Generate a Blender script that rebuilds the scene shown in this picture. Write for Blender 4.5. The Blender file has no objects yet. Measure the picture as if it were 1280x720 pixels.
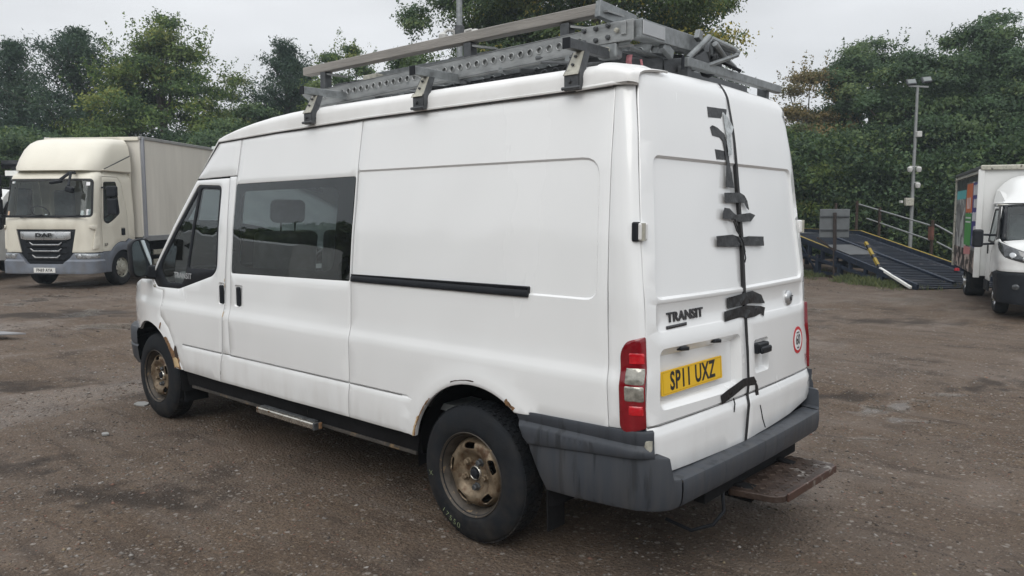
import bpy, bmesh, math, random
import numpy as np
from mathutils import Vector, Matrix
from mathutils.geometry import delaunay_2d_cdt
random.seed(7)
rng = np.random.default_rng(11)
PI = math.pi
scene = bpy.context.scene
COL = scene.collection

# ------------------------------------------------------------------ camera
CAM = (-2.6962, 3.8141, 1.7023); YAW, PITCH, ROLL = -0.8517, 0.0957, -0.0007
def cam_axes():
    cy, sy, cp, sp = math.cos(YAW), math.sin(YAW), math.cos(PITCH), math.sin(PITCH)
    f = Vector((cy*cp, sy*cp, -sp)); r = Vector((sy, -cy, 0)); u = r.cross(f)
    return r*math.cos(ROLL)+u*math.sin(ROLL), -r*math.sin(ROLL)+u*math.cos(ROLL), f
cr_, cu_, cf_ = cam_axes()
cd = bpy.data.cameras.new('camera'); cam = bpy.data.objects.new('camera', cd); COL.objects.link(cam)
m = Matrix.Identity(4)
for i in range(3):
    m[i][0] = cr_[i]; m[i][1] = cu_[i]; m[i][2] = -cf_[i]; m[i][3] = CAM[i]
cam.matrix_world = m
cd.sensor_width = 36; cd.lens = 980.8/1280*36; cd.clip_end = 2000; cd.clip_start = .05
scene.camera = cam

# ------------------------------------------------------------------ world, sun, exposure
SUN_EL, SUN_AZ = math.radians(42), math.radians(112)      # azimuth measured from +x towards +y
world = bpy.data.worlds.new("World"); scene.world = world; world.use_nodes = True
nt = world.node_tree; nt.nodes.clear()
def N(nt, t, **k):
    n = nt.nodes.new(t)
    for a, b in k.items():
        if a.startswith('i_'): n.inputs[a[2:].replace('_', ' ')].default_value = b
        else: setattr(n, a, b)
    return n
sky = N(nt, 'ShaderNodeTexSky', sky_type='NISHITA', sun_disc=False, sun_elevation=SUN_EL, sun_rotation=PI/2-SUN_AZ)
tc = N(nt, 'ShaderNodeTexCoord'); sep = N(nt, 'ShaderNodeSeparateXYZ'); nt.links.new(tc.outputs['Generated'], sep.inputs[0])
# overcast: cloud sheet a little brighter towards the zenith (CIE overcast law), faint soft cloud shapes everywhere
cz = N(nt, 'ShaderNodeMapRange', clamp=True); nt.links.new(sep.outputs['Z'], cz.inputs[0])
cz.inputs['From Min'].default_value = 0; cz.inputs['From Max'].default_value = 1
cz.inputs['To Min'].default_value = .92; cz.inputs['To Max'].default_value = 2.3
mp = N(nt, 'ShaderNodeMapping'); mp.inputs['Scale'].default_value = (1, 1, 3.2); nt.links.new(tc.outputs['Generated'], mp.inputs[0])
nz = N(nt, 'ShaderNodeTexNoise'); nz.inputs['Scale'].default_value = 1.9; nz.inputs['Detail'].default_value = 4; nz.inputs['Roughness'].default_value = .5
nt.links.new(mp.outputs[0], nz.inputs['Vector'])
cv = N(nt, 'ShaderNodeMapRange'); cv.inputs['From Min'].default_value = .3; cv.inputs['From Max'].default_value = .7
cv.inputs['To Min'].default_value = .80; cv.inputs['To Max'].default_value = 1.17; nt.links.new(nz.outputs[0], cv.inputs[0])
mul = N(nt, 'ShaderNodeMath', operation='MULTIPLY'); nt.links.new(cz.outputs[0], mul.inputs[0]); nt.links.new(cv.outputs[0], mul.inputs[1])
vm = N(nt, 'ShaderNodeVectorMath', operation='SCALE'); vm.inputs[0].default_value = (.665, .68, .70); nt.links.new(mul.outputs[0], vm.inputs['Scale'])
bg1 = N(nt, 'ShaderNodeBackground'); bg1.inputs['Strength'].default_value = .05; nt.links.new(sky.outputs[0], bg1.inputs[0])
bg2 = N(nt, 'ShaderNodeBackground'); bg2.inputs['Strength'].default_value = 1.0; nt.links.new(vm.outputs[0], bg2.inputs[0])
mx = N(nt, 'ShaderNodeMixShader'); mx.inputs[0].default_value = .9; nt.links.new(bg1.outputs[0], mx.inputs[1]); nt.links.new(bg2.outputs[0], mx.inputs[2])
wo = N(nt, 'ShaderNodeOutputWorld'); nt.links.new(mx.outputs[0], wo.inputs[0])
sl = bpy.data.lights.new('sun', 'SUN'); sl.energy = 1.1; sl.angle = math.radians(40); sl.color = (1, .97, .92)
sun = bpy.data.objects.new('sun', sl); COL.objects.link(sun)
sd = Vector((math.cos(SUN_AZ)*math.cos(SUN_EL), math.sin(SUN_AZ)*math.cos(SUN_EL), math.sin(SUN_EL)))
sun.rotation_euler = sd.to_track_quat('Z', 'Y').to_euler(); sun.location = sd*40
scene.view_settings.view_transform = 'Standard'; scene.view_settings.look = 'None'
scene.view_settings.exposure = 0.08; scene.view_settings.gamma = 1

# ------------------------------------------------------------------ materials
MATS = {}
def mat(name, col, rough=.6, metal=0, var=.12, vs=6, bump=0, bs=60, coat=0, dirt=None, rv=.1, stretch=(1, 1, 1), spots=None, spec=.5):
    """procedural principled: noise variation of colour and roughness, optional fine bump, dirt by noise (colour, amount, scale, zlow, zhigh)"""
    if name in MATS: return MATS[name]
    M = bpy.data.materials.new(name); M.use_nodes = True; t = M.node_tree; b = t.nodes['Principled BSDF']; L = t.links.new
    MATS[name] = M
    co = N(t, 'ShaderNodeTexCoord'); mp = N(t, 'ShaderNodeMapping'); mp.inputs['Scale'].default_value = stretch; L(co.outputs['Object'], mp.inputs[0])
    n1 = N(t, 'ShaderNodeTexNoise'); n1.inputs['Scale'].default_value = vs; n1.inputs['Detail'].default_value = 6; n1.inputs['Roughness'].default_value = .6
    L(mp.outputs[0], n1.inputs['Vector'])
    r1 = N(t, 'ShaderNodeMapRange'); L(n1.outputs[0], r1.inputs[0])
    r1.inputs['From Min'].default_value = .3; r1.inputs['From Max'].default_value = .7
    r1.inputs['To Min'].default_value = 1-var; r1.inputs['To Max'].default_value = 1+var
    sc = N(t, 'ShaderNodeVectorMath', operation='SCALE'); sc.inputs[0].default_value = col; L(r1.outputs[0], sc.inputs['Scale'])
    last = sc.outputs[0]
    if spots:   # (colour, threshold, scale, softness)
        n3 = N(t, 'ShaderNodeTexNoise'); n3.inputs['Scale'].default_value = spots[2]; n3.inputs['Detail'].default_value = 5
        L(mp.outputs[0], n3.inputs['Vector'])
        r3 = N(t, 'ShaderNodeMapRange'); L(n3.outputs[0], r3.inputs[0]); r3.inputs['From Min'].default_value = spots[1]; r3.inputs['From Max'].default_value = spots[1]+spots[3]
        m3 = N(t, 'ShaderNodeMixRGB'); L(r3.outputs[0], m3.inputs[0]); L(last, m3.inputs[1]); m3.inputs[2].default_value = (*spots[0], 1); last = m3.outputs[0]
    if dirt:
        g = N(t, 'ShaderNodeNewGeometry'); s2 = N(t, 'ShaderNodeSeparateXYZ'); L(g.outputs['Position'], s2.inputs[0])
        rz = N(t, 'ShaderNodeMapRange'); L(s2.outputs['Z'], rz.inputs[0]); rz.inputs['From Min'].default_value = dirt[4]; rz.inputs['From Max'].default_value = dirt[3]
        n2 = N(t, 'ShaderNodeTexNoise'); n2.inputs['Scale'].default_value = dirt[2]; n2.inputs['Detail'].default_value = 8; L(mp.outputs[0], n2.inputs['Vector'])
        rn = N(t, 'ShaderNodeMapRange'); L(n2.outputs[0], rn.inputs[0]); rn.inputs['From Min'].default_value = .38; rn.inputs['From Max'].default_value = .72
        mm = N(t, 'ShaderNodeMath', operation='MULTIPLY'); L(rz.outputs[0], mm.inputs[0]); L(rn.outputs[0], mm.inputs[1])
        m2 = N(t, 'ShaderNodeMath', operation='MULTIPLY'); L(mm.outputs[0], m2.inputs[0]); m2.inputs[1].default_value = dirt[1]
        mc = N(t, 'ShaderNodeMixRGB'); L(m2.outputs[0], mc.inputs[0]); L(last, mc.inputs[1]); mc.inputs[2].default_value = (*dirt[0], 1); last = mc.outputs[0]
    L(last, b.inputs['Base Color'])
    rr = N(t, 'ShaderNodeMapRange'); L(n1.outputs[0], rr.inputs[0]); rr.inputs['From Min'].default_value = .3; rr.inputs['From Max'].default_value = .7
    rr.inputs['To Min'].default_value = max(0.02, rough-rv); rr.inputs['To Max'].default_value = min(1, rough+rv); L(rr.outputs[0], b.inputs['Roughness'])
    b.inputs['Metallic'].default_value = metal; b.inputs['Specular IOR Level'].default_value = spec
    if coat: b.inputs['Coat Weight'].default_value = coat; b.inputs['Coat Roughness'].default_value = .08
    if bump:
        nb = N(t, 'ShaderNodeTexNoise'); nb.inputs['Scale'].default_value = bs; nb.inputs['Detail'].default_value = 6; L(mp.outputs[0], nb.inputs['Vector'])
        bp = N(t, 'ShaderNodeBump'); bp.inputs['Strength'].default_value = bump; bp.inputs['Distance'].default_value = .01
        L(nb.outputs[0], bp.inputs['Height']); L(bp.outputs[0], b.inputs['Normal'])
    return M
def glass(name, tint, rough=.03, ior=1.45, dusty=.06):
    M = bpy.data.materials.new(name); M.use_nodes = True; t = M.node_tree; t.nodes.clear(); L = t.links.new
    tr = N(t, 'ShaderNodeBsdfTransparent'); tr.inputs[0].default_value = (*tint, 1)
    gl = N(t, 'ShaderNodeBsdfGlossy'); gl.inputs['Roughness'].default_value = rough; gl.inputs[0].default_value = (.9, .95, .97, 1)
    fr = N(t, 'ShaderNodeFresnel'); fr.inputs[0].default_value = ior
    df = N(t, 'ShaderNodeBsdfDiffuse'); df.inputs[0].default_value = (.4, .4, .38, 1)
    nz = N(t, 'ShaderNodeTexNoise'); nz.inputs['Scale'].default_value = 4; nz.inputs['Detail'].default_value = 6
    mr = N(t, 'ShaderNodeMapRange'); L(nz.outputs[0], mr.inputs[0]); mr.inputs['From Min'].default_value = .3; mr.inputs['From Max'].default_value = .8; mr.inputs['To Max'].default_value = dusty*2
    a = N(t, 'ShaderNodeMixShader'); L(mr.outputs[0], a.inputs[0]); L(tr.outputs[0], a.inputs[1]); L(df.outputs[0], a.inputs[2])
    x = N(t, 'ShaderNodeMixShader'); L(fr.outputs[0], x.inputs[0]); L(a.outputs[0], x.inputs[1]); L(gl.outputs[0], x.inputs[2])
    o = N(t, 'ShaderNodeOutputMaterial'); L(x.outputs[0], o.inputs[0]); MATS[name] = M
    return M
WHITE = mat('van_white_paint', (.80, .81, .81), .24, var=.02, vs=1.3, coat=.8, rv=.05, stretch=(1.5, 1.5, .4), dirt=((.34, .29, .24), .26, 7, .42, .80))
ROOFW = mat('van_roof_paint', (.79, .79, .78), .4, var=.03, vs=2, dirt=((.32, .28, .22), .25, 5, 2.2, 2.45))
BLACKP = mat('black_plastic', (.012, .014, .018), .5, var=.25, vs=12, bump=.05, bs=200, spec=.25)
BUMP = mat('grey_bumper_plastic', (.044, .050, .060), .5, var=.10, vs=2, bump=.04, bs=150, stretch=(4, 4, .45), dirt=((.12, .11, .10), .35, 6, .35, .8), spots=((.024, .028, .034), .56, 5, .08), spec=.35)
RUBBER = mat('tyre_rubber', (.011, .013, .016), .72, var=.3, vs=9, bump=.15, bs=120, dirt=((.07, .06, .05), .45, 12, .0, .75), spec=.2)
RUBBERB = mat('black_rubber_seal', (.012, .012, .013), .6, var=.2)
DARK = mat('dark_void', (.006, .006, .007), .95, var=.2, spec=.1)
UNDER = mat('underbody_black', (.010, .010, .011), .85, spec=.15, var=.4, vs=8, bump=.3, bs=30)
GAPM = mat('gap_shade', (.06, .052, .05), .9, var=.4, vs=30)  # dark tone standing in for the shade inside panel gaps
RUSTM = mat('rust', (.19, .105, .05), .85, var=.55, vs=30, bump=.5, bs=90)
RUSTD = mat('dark_rust_hole', (.045, .028, .02), .9, var=.5, vs=40, bump=.4, bs=90)
RUSTL = mat('rust_stain', (.55, .40, .22), .7, var=.3, vs=25)
RIM = mat('rusty_gold_steel', (.20, .155, .105), .5, .5, var=.4, vs=16, bump=.25, bs=70, spots=((.10, .06, .035), .52, 22, .12))
RIMD = mat('dirty_rim_barrel', (.07, .06, .05), .6, .5, var=.4, vs=20, bump=.2, bs=80, spots=((.18, .13, .08), .6, 30, .08))
CHROME = mat('dull_chrome', (.55, .53, .48), .25, .9, var=.25, vs=20, spots=((.2, .1, .04), .62, 25, .06))
ALU = mat('weathered_aluminium', (.30, .31, .31), .5, .65, var=.25, vs=14, bump=.15, bs=90, stretch=(.6, 2, 2))
GALV = mat('galvanised_steel', (.24, .255, .26), .5, .55, var=.3, vs=22, bump=.15, bs=70)
DARKST = mat('dark_steel', (.085, .09, .095), .5, .5, var=.35, vs=20, bump=.15, bs=80)
CREAMST = mat('cream_dirty_steel', (.42, .41, .35), .55, .3, var=.25, vs=25, spots=((.12, .11, .09), .6, 18, .1))
WOODG = mat('grey_oxidised_beam', (.27, .255, .235), .8, var=.25, vs=9, bump=.4, bs=60, stretch=(.25, 3, 3))
TAPE = mat('black_tape', (.008, .009, .011), .34, var=.3, vs=25, bump=.3, bs=30, spec=.4)
TAPEG = mat('clear_tape', (.42, .45, .46), .3, var=.3, vs=30, bump=.4, bs=40)
PLATEY = mat('plate_yellow', (.82, .50, .015), .45, var=.08, vs=12, dirt=((.25, .17, .05), .3, 12, .8, 1.1))
PLATEW = mat('plate_white', (.75, .75, .72), .5, var=.06)
INK = mat('plate_ink', (.012, .012, .014), .5, var=.1)
REDL = mat('red_lens', (.19, .004, .010), .12, var=.3, vs=14, coat=.8, rv=.04)
REDB = mat('bright_red_lens', (.50, .008, .016), .1, var=.25, vs=30, coat=.8, rv=.04)
CLEARL = mat('clear_lens', (.34, .33, .29), .12, .4, var=.45, vs=28, coat=.8, rv=.05)
FRIT = mat('black_glass_border', (.006, .007, .009), .2, var=.1, spec=.3)
INTER = mat('cab_interior_grey', (.26, .28, .28), .8, var=.2, vs=5)
LINING = mat('cab_lining_light', (.70, .76, .73), .7, var=.12, vs=4)
SEAT = mat('seat_fabric_dark', (.15, .165, .17), .9, var=.25, vs=12, bump=.2, bs=120)
GLS = glass('tinted_glass', (.92, .97, .955), rough=.012, ior=1.8, dusty=.02)
GLST = glass('truck_glass', (.72, .78, .78), dusty=.05)
CREAM = mat('truck_cream_paint', (.76, .725, .62), .4, var=.04, vs=1.5, coat=.25, stretch=(1, 1, .5), dirt=((.30, .27, .22), .45, 3, .3, 4.2))
CREAMB = mat('truck_box_cream', (.70, .67, .60), .55, var=.06, vs=1.2, stretch=(1.5, 1.5, .25), dirt=((.36, .34, .30), .5, 2.5, .3, 4.6))
GREYB = mat('truck_blue_grey_plastic', (.16, .18, .215), .5, var=.15, vs=4, dirt=((.12, .1, .08), .6, 5, .1, 1.3))
SILVER = mat('silver_trim', (.5, .51, .52), .3, .7, var=.1)
LAMPG = mat('headlamp_glass', (.35, .37, .38), .1, .5, var=.5, vs=25, coat=1)
TWHITE = mat('truck_white_paint', (.74, .75, .74), .35, var=.03, vs=2, coat=.3, dirt=((.33, .30, .27), .4, 4, .2, 2.6))

# ------------------------------------------------------------------ generic helpers
def link(o, parent=None, label=None, cat=None, group=None, kind=None):
    COL.objects.link(o)
    if parent is not None: o.parent = parent
    if label: o['label'] = label
    if cat: o['category'] = cat
    if group: o['group'] = group
    if kind: o['kind'] = kind
    return o
def thing(name, label, cat, loc=(0, 0, 0), rz=0, group=None, scale=1):
    o = bpy.data.objects.new(name, None); o.empty_display_size = .2
    o.location = loc; o.rotation_euler = (0, 0, rz); o.scale = (scale,)*3
    return link(o, None, label, cat, group)
def mesh_np(name, V, F, mt, parent=None, smooth=True, sharp=35, **k):
    """V (n,3), F list of tuples or (m,k) array"""
    me = bpy.data.meshes.new(name); V = np.asarray(V, np.float32)
    if isinstance(F, np.ndarray):
        m_, kk = F.shape
        me.vertices.add(len(V)); me.vertices.foreach_set('co', V.ravel())
        me.loops.add(m_*kk); me.loops.foreach_set('vertex_index', F.astype(np.int32).ravel())
        me.polygons.add(m_); me.polygons.foreach_set('loop_start', np.arange(0, m_*kk, kk, dtype=np.int32)); me.polygons.foreach_set('loop_total', np.full(m_, kk, np.int32))
        me.update(calc_edges=True)
    else:
        me.from_pydata([tuple(map(float, v)) for v in V], [], F)
    if smooth:
        me.polygons.foreach_set('use_smooth', np.ones(len(me.polygons), bool))
        if sharp: me.set_sharp_from_angle(angle=math.radians(sharp))
    for q in (mt if isinstance(mt, (list, tuple)) else [mt]): me.materials.append(q)
    o = bpy.data.objects.new(name, me)
    return link(o, parent, **k)
class MB:
    def __init__(s): s.v = []; s.f = []
    def add(s, V, F):
        b = len(s.v); s.v += [tuple(map(float, q)) for q in V]; s.f += [tuple(b+i for i in f) for f in F]; return s
    def box(s, c, d, R=None):
        hx, hy, hz = d[0]/2, d[1]/2, d[2]/2
        P = [Vector((x, y, z)) for x in (-hx, hx) for y in (-hy, hy) for z in (-hz, hz)]
        if R is not None: P = [R @ p for p in P]
        c = Vector(c)
        return s.add([p+c for p in P], [(0, 1, 3, 2), (4, 6, 7, 5), (0, 4, 5, 1), (2, 3, 7, 6), (0, 2, 6, 4), (1, 5, 7, 3)])
    def beam(s, a, b, w, h, up=(0, 0, 1)):
        a, b = Vector(a), Vector(b); d = (b-a); L = d.length; d.normalize(); sdv = d.cross(Vector(up)).normalized(); u = sdv.cross(d)
        R = Matrix((d, sdv, u)).transposed()
        return s.box((a+b)/2, (L, w, h), R)
    def tube(s, pts, r, n=8, caps=True):
        pts = [Vector(p) for p in pts]; rr = r if isinstance(r, (list, tuple)) else [r]*len(pts)
        V = []; F = []; ref = None
        for i, p in enumerate(pts):
            d = (pts[min(i+1, len(pts)-1)]-pts[max(i-1, 0)]).normalized()
            if ref is None: ref = Vector((0, 0, 1)) if abs(d.z) < .9 else Vector((1, 0, 0))
            a = d.cross(ref).normalized(); b = d.cross(a); ref = a.cross(d)
            for k in range(n):
                t = 2*PI*k/n; V.append(p+(a*math.cos(t)+b*math.sin(t))*rr[i])
        for i in range(len(pts)-1):
            for k in range(n): F.append((i*n+k, i*n+(k+1) % n, (i+1)*n+(k+1) % n, (i+1)*n+k))
        if caps: F.append(tuple(range(n))[::-1]); F.append(tuple((len(pts)-1)*n+k for k in range(n)))
        return s.add(V, F)
    def lathe(s, prof, c, axis='y', n=48, close=False):
        """prof list of (r, h) ; h along axis"""
        V = []; F = []
        for (r, h) in prof:
            for k in range(n):
                t = 2*PI*k/n; a, b = r*math.cos(t), r*math.sin(t)
                V.append({'y': (c[0]+a, c[1]+h, c[2]+b), 'z': (c[0]+a, c[1]+b, c[2]+h), 'x': (c[0]+h, c[1]+a, c[2]+b)}[axis])
        for i in range(len(prof)-1):
            for k in range(n): F.append((i*n+k, i*n+(k+1) % n, (i+1)*n+(k+1) % n, (i+1)*n+k))
        return s.add(V, F)
    def prism(s, poly, fn, d):
        """poly 2d, fn(u,v)->Vector, extruded along Vector d"""
        P = [Vector(fn(u, v)) for u, v in poly]; n = len(P); d = Vector(d)
        return s.add(P+[p+d for p in P], [tuple(range(n)), tuple(range(n, 2*n))[::-1]]+[(i, n+i, n+(i+1) % n, (i+1) % n) for i in range(n)])
    def grid(s, G, flip=False):
        """G[i][j] of points"""
        r, c = len(G), len(G[0]); V = [p for row in G for p in row]; F = []
        for i in range(r-1):
            for j in range(c-1):
                q = (i*c+j, i*c+j+1, (i+1)*c+j+1, (i+1)*c+j); F.append(q[::-1] if flip else q)
        return s.add(V, F)
    def build(s, name, mt, parent=None, bevel=0, seg=2, smooth=True, sharp=35, normals=True, sub=0, **k):
        o = mesh_np(name, np.array(s.v), s.f, mt, parent, smooth, None, **k)
        if normals:
            bm = bmesh.new(); bm.from_mesh(o.data); bmesh.ops.recalc_face_normals(bm, faces=bm.faces); bm.to_mesh(o.data); bm.free()
        if smooth and sharp: o.data.set_sharp_from_angle(angle=math.radians(sharp))
        if bevel:
            md = o.modifiers.new('bevel', 'BEVEL'); md.width = bevel; md.segments = seg; md.limit_method = 'ANGLE'; md.angle_limit = math.radians(40); md.harden_normals = True
        if sub:
            md = o.modifiers.new('sub', 'SUBSURF'); md.levels = sub; md.render_levels = sub
        return o
def box(name, c, d, mt, parent=None, bevel=.01, R=None, **k): return MB().box(c, d, R).build(name, mt, parent, bevel, **k)
def copy_tree(o, parent=None):
    c = o.copy(); COL.objects.link(c); c.parent = parent
    for ch in list(o.children): copy_tree(ch, c)
    return c
def text_mesh(s, size, bold=0, sx=1.0, space=1.0):
    cu = bpy.data.curves.new('t', 'FONT'); cu.body = s; cu.size = size; cu.offset = bold; cu.align_x = 'CENTER'; cu.align_y = 'CENTER'; cu.space_character = space; cu.resolution_u = 3
    o = bpy.data.objects.new('t', cu); COL.objects.link(o); bpy.context.view_layer.update()
    me = bpy.data.meshes.new_from_object(o.evaluated_get(bpy.context.evaluated_depsgraph_get())); bpy.data.objects.remove(o)
    V = np.array([v.co[:2] for v in me.vertices]); V[:, 0] *= sx; F = [tuple(p.vertices) for p in me.polygons]
    bpy.data.meshes.remove(me)
    return V, F
def lettering(name, s, size, mapfn, mt, parent, thick=.0015, bold=0, sx=1., space=1., nsub=None, **k):
    """mapfn(a,b)->(point, normal); gives letters a small real thickness"""
    V, F = text_mesh(s, size, bold, sx, space)
    top = []; bot = []
    for a, b in V:
        p, n = mapfn(a, b); p = Vector(p); n = Vector(n); top.append(p+n*thick); bot.append(p)
    nv = len(V); FF = [f for f in F]
    ed = {}
    for f in F:
        for i in range(len(f)):
            e = (f[i], f[(i+1) % len(f)]); ed[e] = 1
    for (a, b) in ed:
        if (b, a) not in ed: FF.append((b, a, nv+a, nv+b))
    return mesh_np(name, top+bot, FF, mt, parent, smooth=False, **k)

# ------------------------------------------------------------------ sheet-metal panels by constrained triangulation
def arc(cx, cy, r, a0, a1, n=16):
    return [(cx+r*math.cos(math.radians(a0+(a1-a0)*i/n)), cy+r*math.sin(math.radians(a0+(a1-a0)*i/n))) for i in range(n+1)]
def rpoly(P, r, n=5):
    """round the corners of a polygon; r number or list per corner"""
    out = []; m_ = len(P)
    for i in range(m_):
        p = Vector(P[i]); a = Vector(P[i-1]); b = Vector(P[(i+1) % m_]); ri = r[i] if isinstance(r, (list, tuple)) else r
        if ri <= 0: out.append(tuple(p)); continue
        da = (a-p); db = (b-p); la, lb = da.length, db.length; da.normalize(); db.normalize()
        d = min(ri, la*.45, lb*.45); s, e = p+da*d, p+db*d
        for k in range(n+1):
            t = k/n; out.append(tuple(s*(1-t)**2+p*2*t*(1-t)+e*t*t))
    return out
def resample(P, sp, closed=True):
    out = []; n = len(P)
    for i in range(n if closed else n-1):
        a = np.array(P[i]); b = np.array(P[(i+1) % n]); k = max(1, int(math.ceil(np.linalg.norm(b-a)/sp)))
        for j in range(k): out.append(tuple(a+(b-a)*j/k))
    if not closed: out.append(tuple(P[-1]))
    return out
def area2(P):
    P = np.array(P); return float(np.sum(P[:, 0]*np.roll(P[:, 1], -1)-np.roll(P[:, 0], -1)*P[:, 1]))
def offset(P, d):
    """move polygon vertices inwards by d"""
    P = np.array(P); sgn = 1 if area2(P) > 0 else -1
    e = np.roll(P, -1, 0)-P; e /= np.linalg.norm(e, axis=1)[:, None]+1e-12
    n = np.stack([-e[:, 1], e[:, 0]], 1)*sgn; np_ = np.roll(n, 1, 0); b = n+np_; b /= np.maximum(np.sum(b*n, 1), .35)[:, None]
    return [tuple(q) for q in P+b*d]
def inside(Q, P):
    Q = np.asarray(Q); P = np.asarray(P); x, y = Q[:, 0], Q[:, 1]; r = np.zeros(len(Q), bool); n = len(P); j = n-1
    for i in range(n):
        xi, yi, xj, yj = P[i][0], P[i][1], P[j][0], P[j][1]
        c = ((yi > y) != (yj > y)) & (x < (xj-xi)*(y-yi)/((yj-yi) if yj != yi else 1e-12)+xi); r ^= c; j = i
    return r
def pdist(Q, P):
    Q = np.asarray(Q, float); P = np.asarray(P, float); d = np.full(len(Q), 9.)
    for i in range(len(P)):
        a = P[i]; b = P[(i+1) % len(P)]; ab = b-a; t = np.clip(((Q-a)@ab)/max(ab@ab, 1e-12), 0, 1)
        d = np.minimum(d, np.linalg.norm(Q-(a+t[:, None]*ab), axis=1))
    return d
def sdf(Q, P): return np.where(inside(Q, P), -pdist(Q, P), pdist(Q, P))
def panel(name, outline, fn, outdir, mt, parent=None, holes=(), sp=.05, recess=(), fns=(), lines=(), edge=.004, depth=.02, off=0, bsp=.03, sharp=38, **k):
    """outline in (u,v); fn(U,V)->(n,3); outdir: a rough outward vector; recess: list of (poly, depth, width) ; fns: callables (U,V)->displacement"""
    O = resample(outline, bsp); segs = []; pts = []
    def ring(P, closed=True):
        b = len(pts); pts.extend([Vector(p) for p in P]); n = len(P)
        segs.extend([(b+i, b+(i+1) % n) for i in range(n if closed else n-1)])
    ring(O); ring(offset(O, edge)) if edge else None
    H = [resample(h, bsp) for h in holes]
    for h in H:
        ring(h)
        if edge: ring(offset(h, -edge))
    for (P, dd, w) in recess:
        P = resample(P, .02)
        ring(P); ring(offset(P, w*.5)); ring(offset(P, w))
    for Ls in lines: ring(resample(Ls, bsp, False), False)
    A = np.array(O); lo, hi = A.min(0), A.max(0)
    gx = np.arange(lo[0]+sp/2, hi[0], sp); gy = np.arange(lo[1]+sp/2, hi[1], sp); G = np.array([(x, y) for x in gx for y in gy]) if len(gx) and len(gy) else np.zeros((0, 2))
    if len(G):
        S = np.array([p[:] for p in pts]); keep = inside(G, O)
        for h in H: keep &= ~inside(G, h)
        G = G[keep]
        if len(G):
            dmin = np.full(len(G), 9.)
            for i in range(0, len(S), 400): dmin = np.minimum(dmin, np.min(np.linalg.norm(G[:, None]-S[None, i:i+400], axis=2), 1))
            G = G[dmin > sp*.42]
    pts.extend([Vector(g) for g in G])
    vs, es, fs, ov, oe, of = delaunay_2d_cdt(pts, segs, [], 0, 1e-6)
    V2 = np.array([v[:] for v in vs]); T = np.array([f for f in fs if len(f) == 3])
    cen = V2[T].mean(1); keep = inside(cen, O)
    for h in H: keep &= ~inside(cen, h)
    T = T[keep]
    used = np.unique(T); mp = -np.ones(len(V2), int); mp[used] = np.arange(len(used)); V2 = V2[used]; T = mp[T]
    P3 = fn(V2[:, 0], V2[:, 1]); e = 1e-3
    nu = fn(V2[:, 0]+e, V2[:, 1])-fn(V2[:, 0]-e, V2[:, 1]); nv = fn(V2[:, 0], V2[:, 1]+e)-fn(V2[:, 0], V2[:, 1]-e)
    n = np.cross(nu, nv); n /= np.linalg.norm(n, axis=1)[:, None]+1e-12
    s = np.sign(np.mean(n, 0)@np.array(outdir)) or 1; n *= s
    D = np.full(len(V2), float(off))
    for (P, dd, w) in recess:
        t = np.clip(-sdf(V2, P)/w, 0, 1); D -= dd*(t*t*(3-2*t))
    for q in fns: D += q(V2[:, 0], V2[:, 1])
    bd = pdist(V2, O)
    for h in H: bd = np.minimum(bd, pdist(V2, h))
    D -= np.where(bd < edge*.5, edge*.6, 0) if edge else 0
    P3 = P3+n*D[:, None]
    a = P3[T]; tn = np.cross(a[:, 1]-a[:, 0], a[:, 2]-a[:, 0]); flip = np.sum(tn*n[T].mean(1), 1) < 0; T[flip] = T[flip][:, ::-1]
    F = T
    if depth:
        ed = np.concatenate([T[:, [0, 1]], T[:, [1, 2]], T[:, [2, 0]]]); key = set(map(tuple, ed)); be = [(a_, b_) for a_, b_ in key if (b_, a_) not in key]
        bv = sorted({x for q in be for x in q}); idx = {b_: len(P3)+i for i, b_ in enumerate(bv)}
        P3 = np.concatenate([P3, P3[bv]-n[bv]*depth])
        ext = []
        for a_, b_ in be: ext += [(b_, a_, idx[a_]), (b_, idx[a_], idx[b_])]
        F = np.concatenate([T, np.array(ext)])
    return mesh_np(name, P3, F, mt, parent, True, sharp, **k)

# ================================================================== THE VAN (origin under the rear axle, +x forwards, +y its left side)
van = thing('panel_van', 'white high roof panel van with taped rear doors, rusty arches and yellow number plate', 'van')
zt = np.linspace(.2, 2.7, 501)
Wk = np.array([[.2, .93], [.45, .968], [.55, .976], [.68, .982], [.85, .987], [.955, .989], [1.03, .969], [1.32, .958], [1.6, .935], [1.92, .895], [2.2, .852], [2.7, .77]])
Wt = np.interp(zt, Wk[:, 0], Wk[:, 1]); ker = np.exp(-np.linspace(-2, 2, 9)**2); ker /= ker.sum(); Wt = np.convolve(np.pad(Wt, 4, 'edge'), ker, 'valid')
Xk = np.array([[.3, -.985], [.55, -.985], [1.0, -.965], [1.3, -.94], [1.6, -.90], [2.06, -.84], [2.35, -.79]])
RC = .09
def ZG(x): return float(np.interp(x, [-.8, 1.0, 2.0, 2.75], [2.270, 2.262, 2.244, 2.222]))     # rain gutter height along the roof
def HW(z, s=1):
    w = np.interp(z, zt, Wt)
    return w if s > 0 else w-.09*np.clip(2.0-np.asarray(z), 0, 1)
def XE(z): return np.interp(z, Xk[:, 0], Xk[:, 1])+4*np.clip(np.asarray(z)-2.27, 0, 1)**2
def sidefn(s):
    def f(x, z):
        x = np.asarray(x, float); z = np.asarray(z, float)
        y = HW(z, s)-.237*np.clip(x-3.5, 0, 2)**2*np.clip(1.5-.5*z, .3, 1)
        xc = XE(z)+RC; q = np.clip(xc-x, 0, RC*.98); y = y-(RC-np.sqrt(RC**2-q**2))
        return np.stack([x, s*y, z], -1)
    return f
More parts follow.
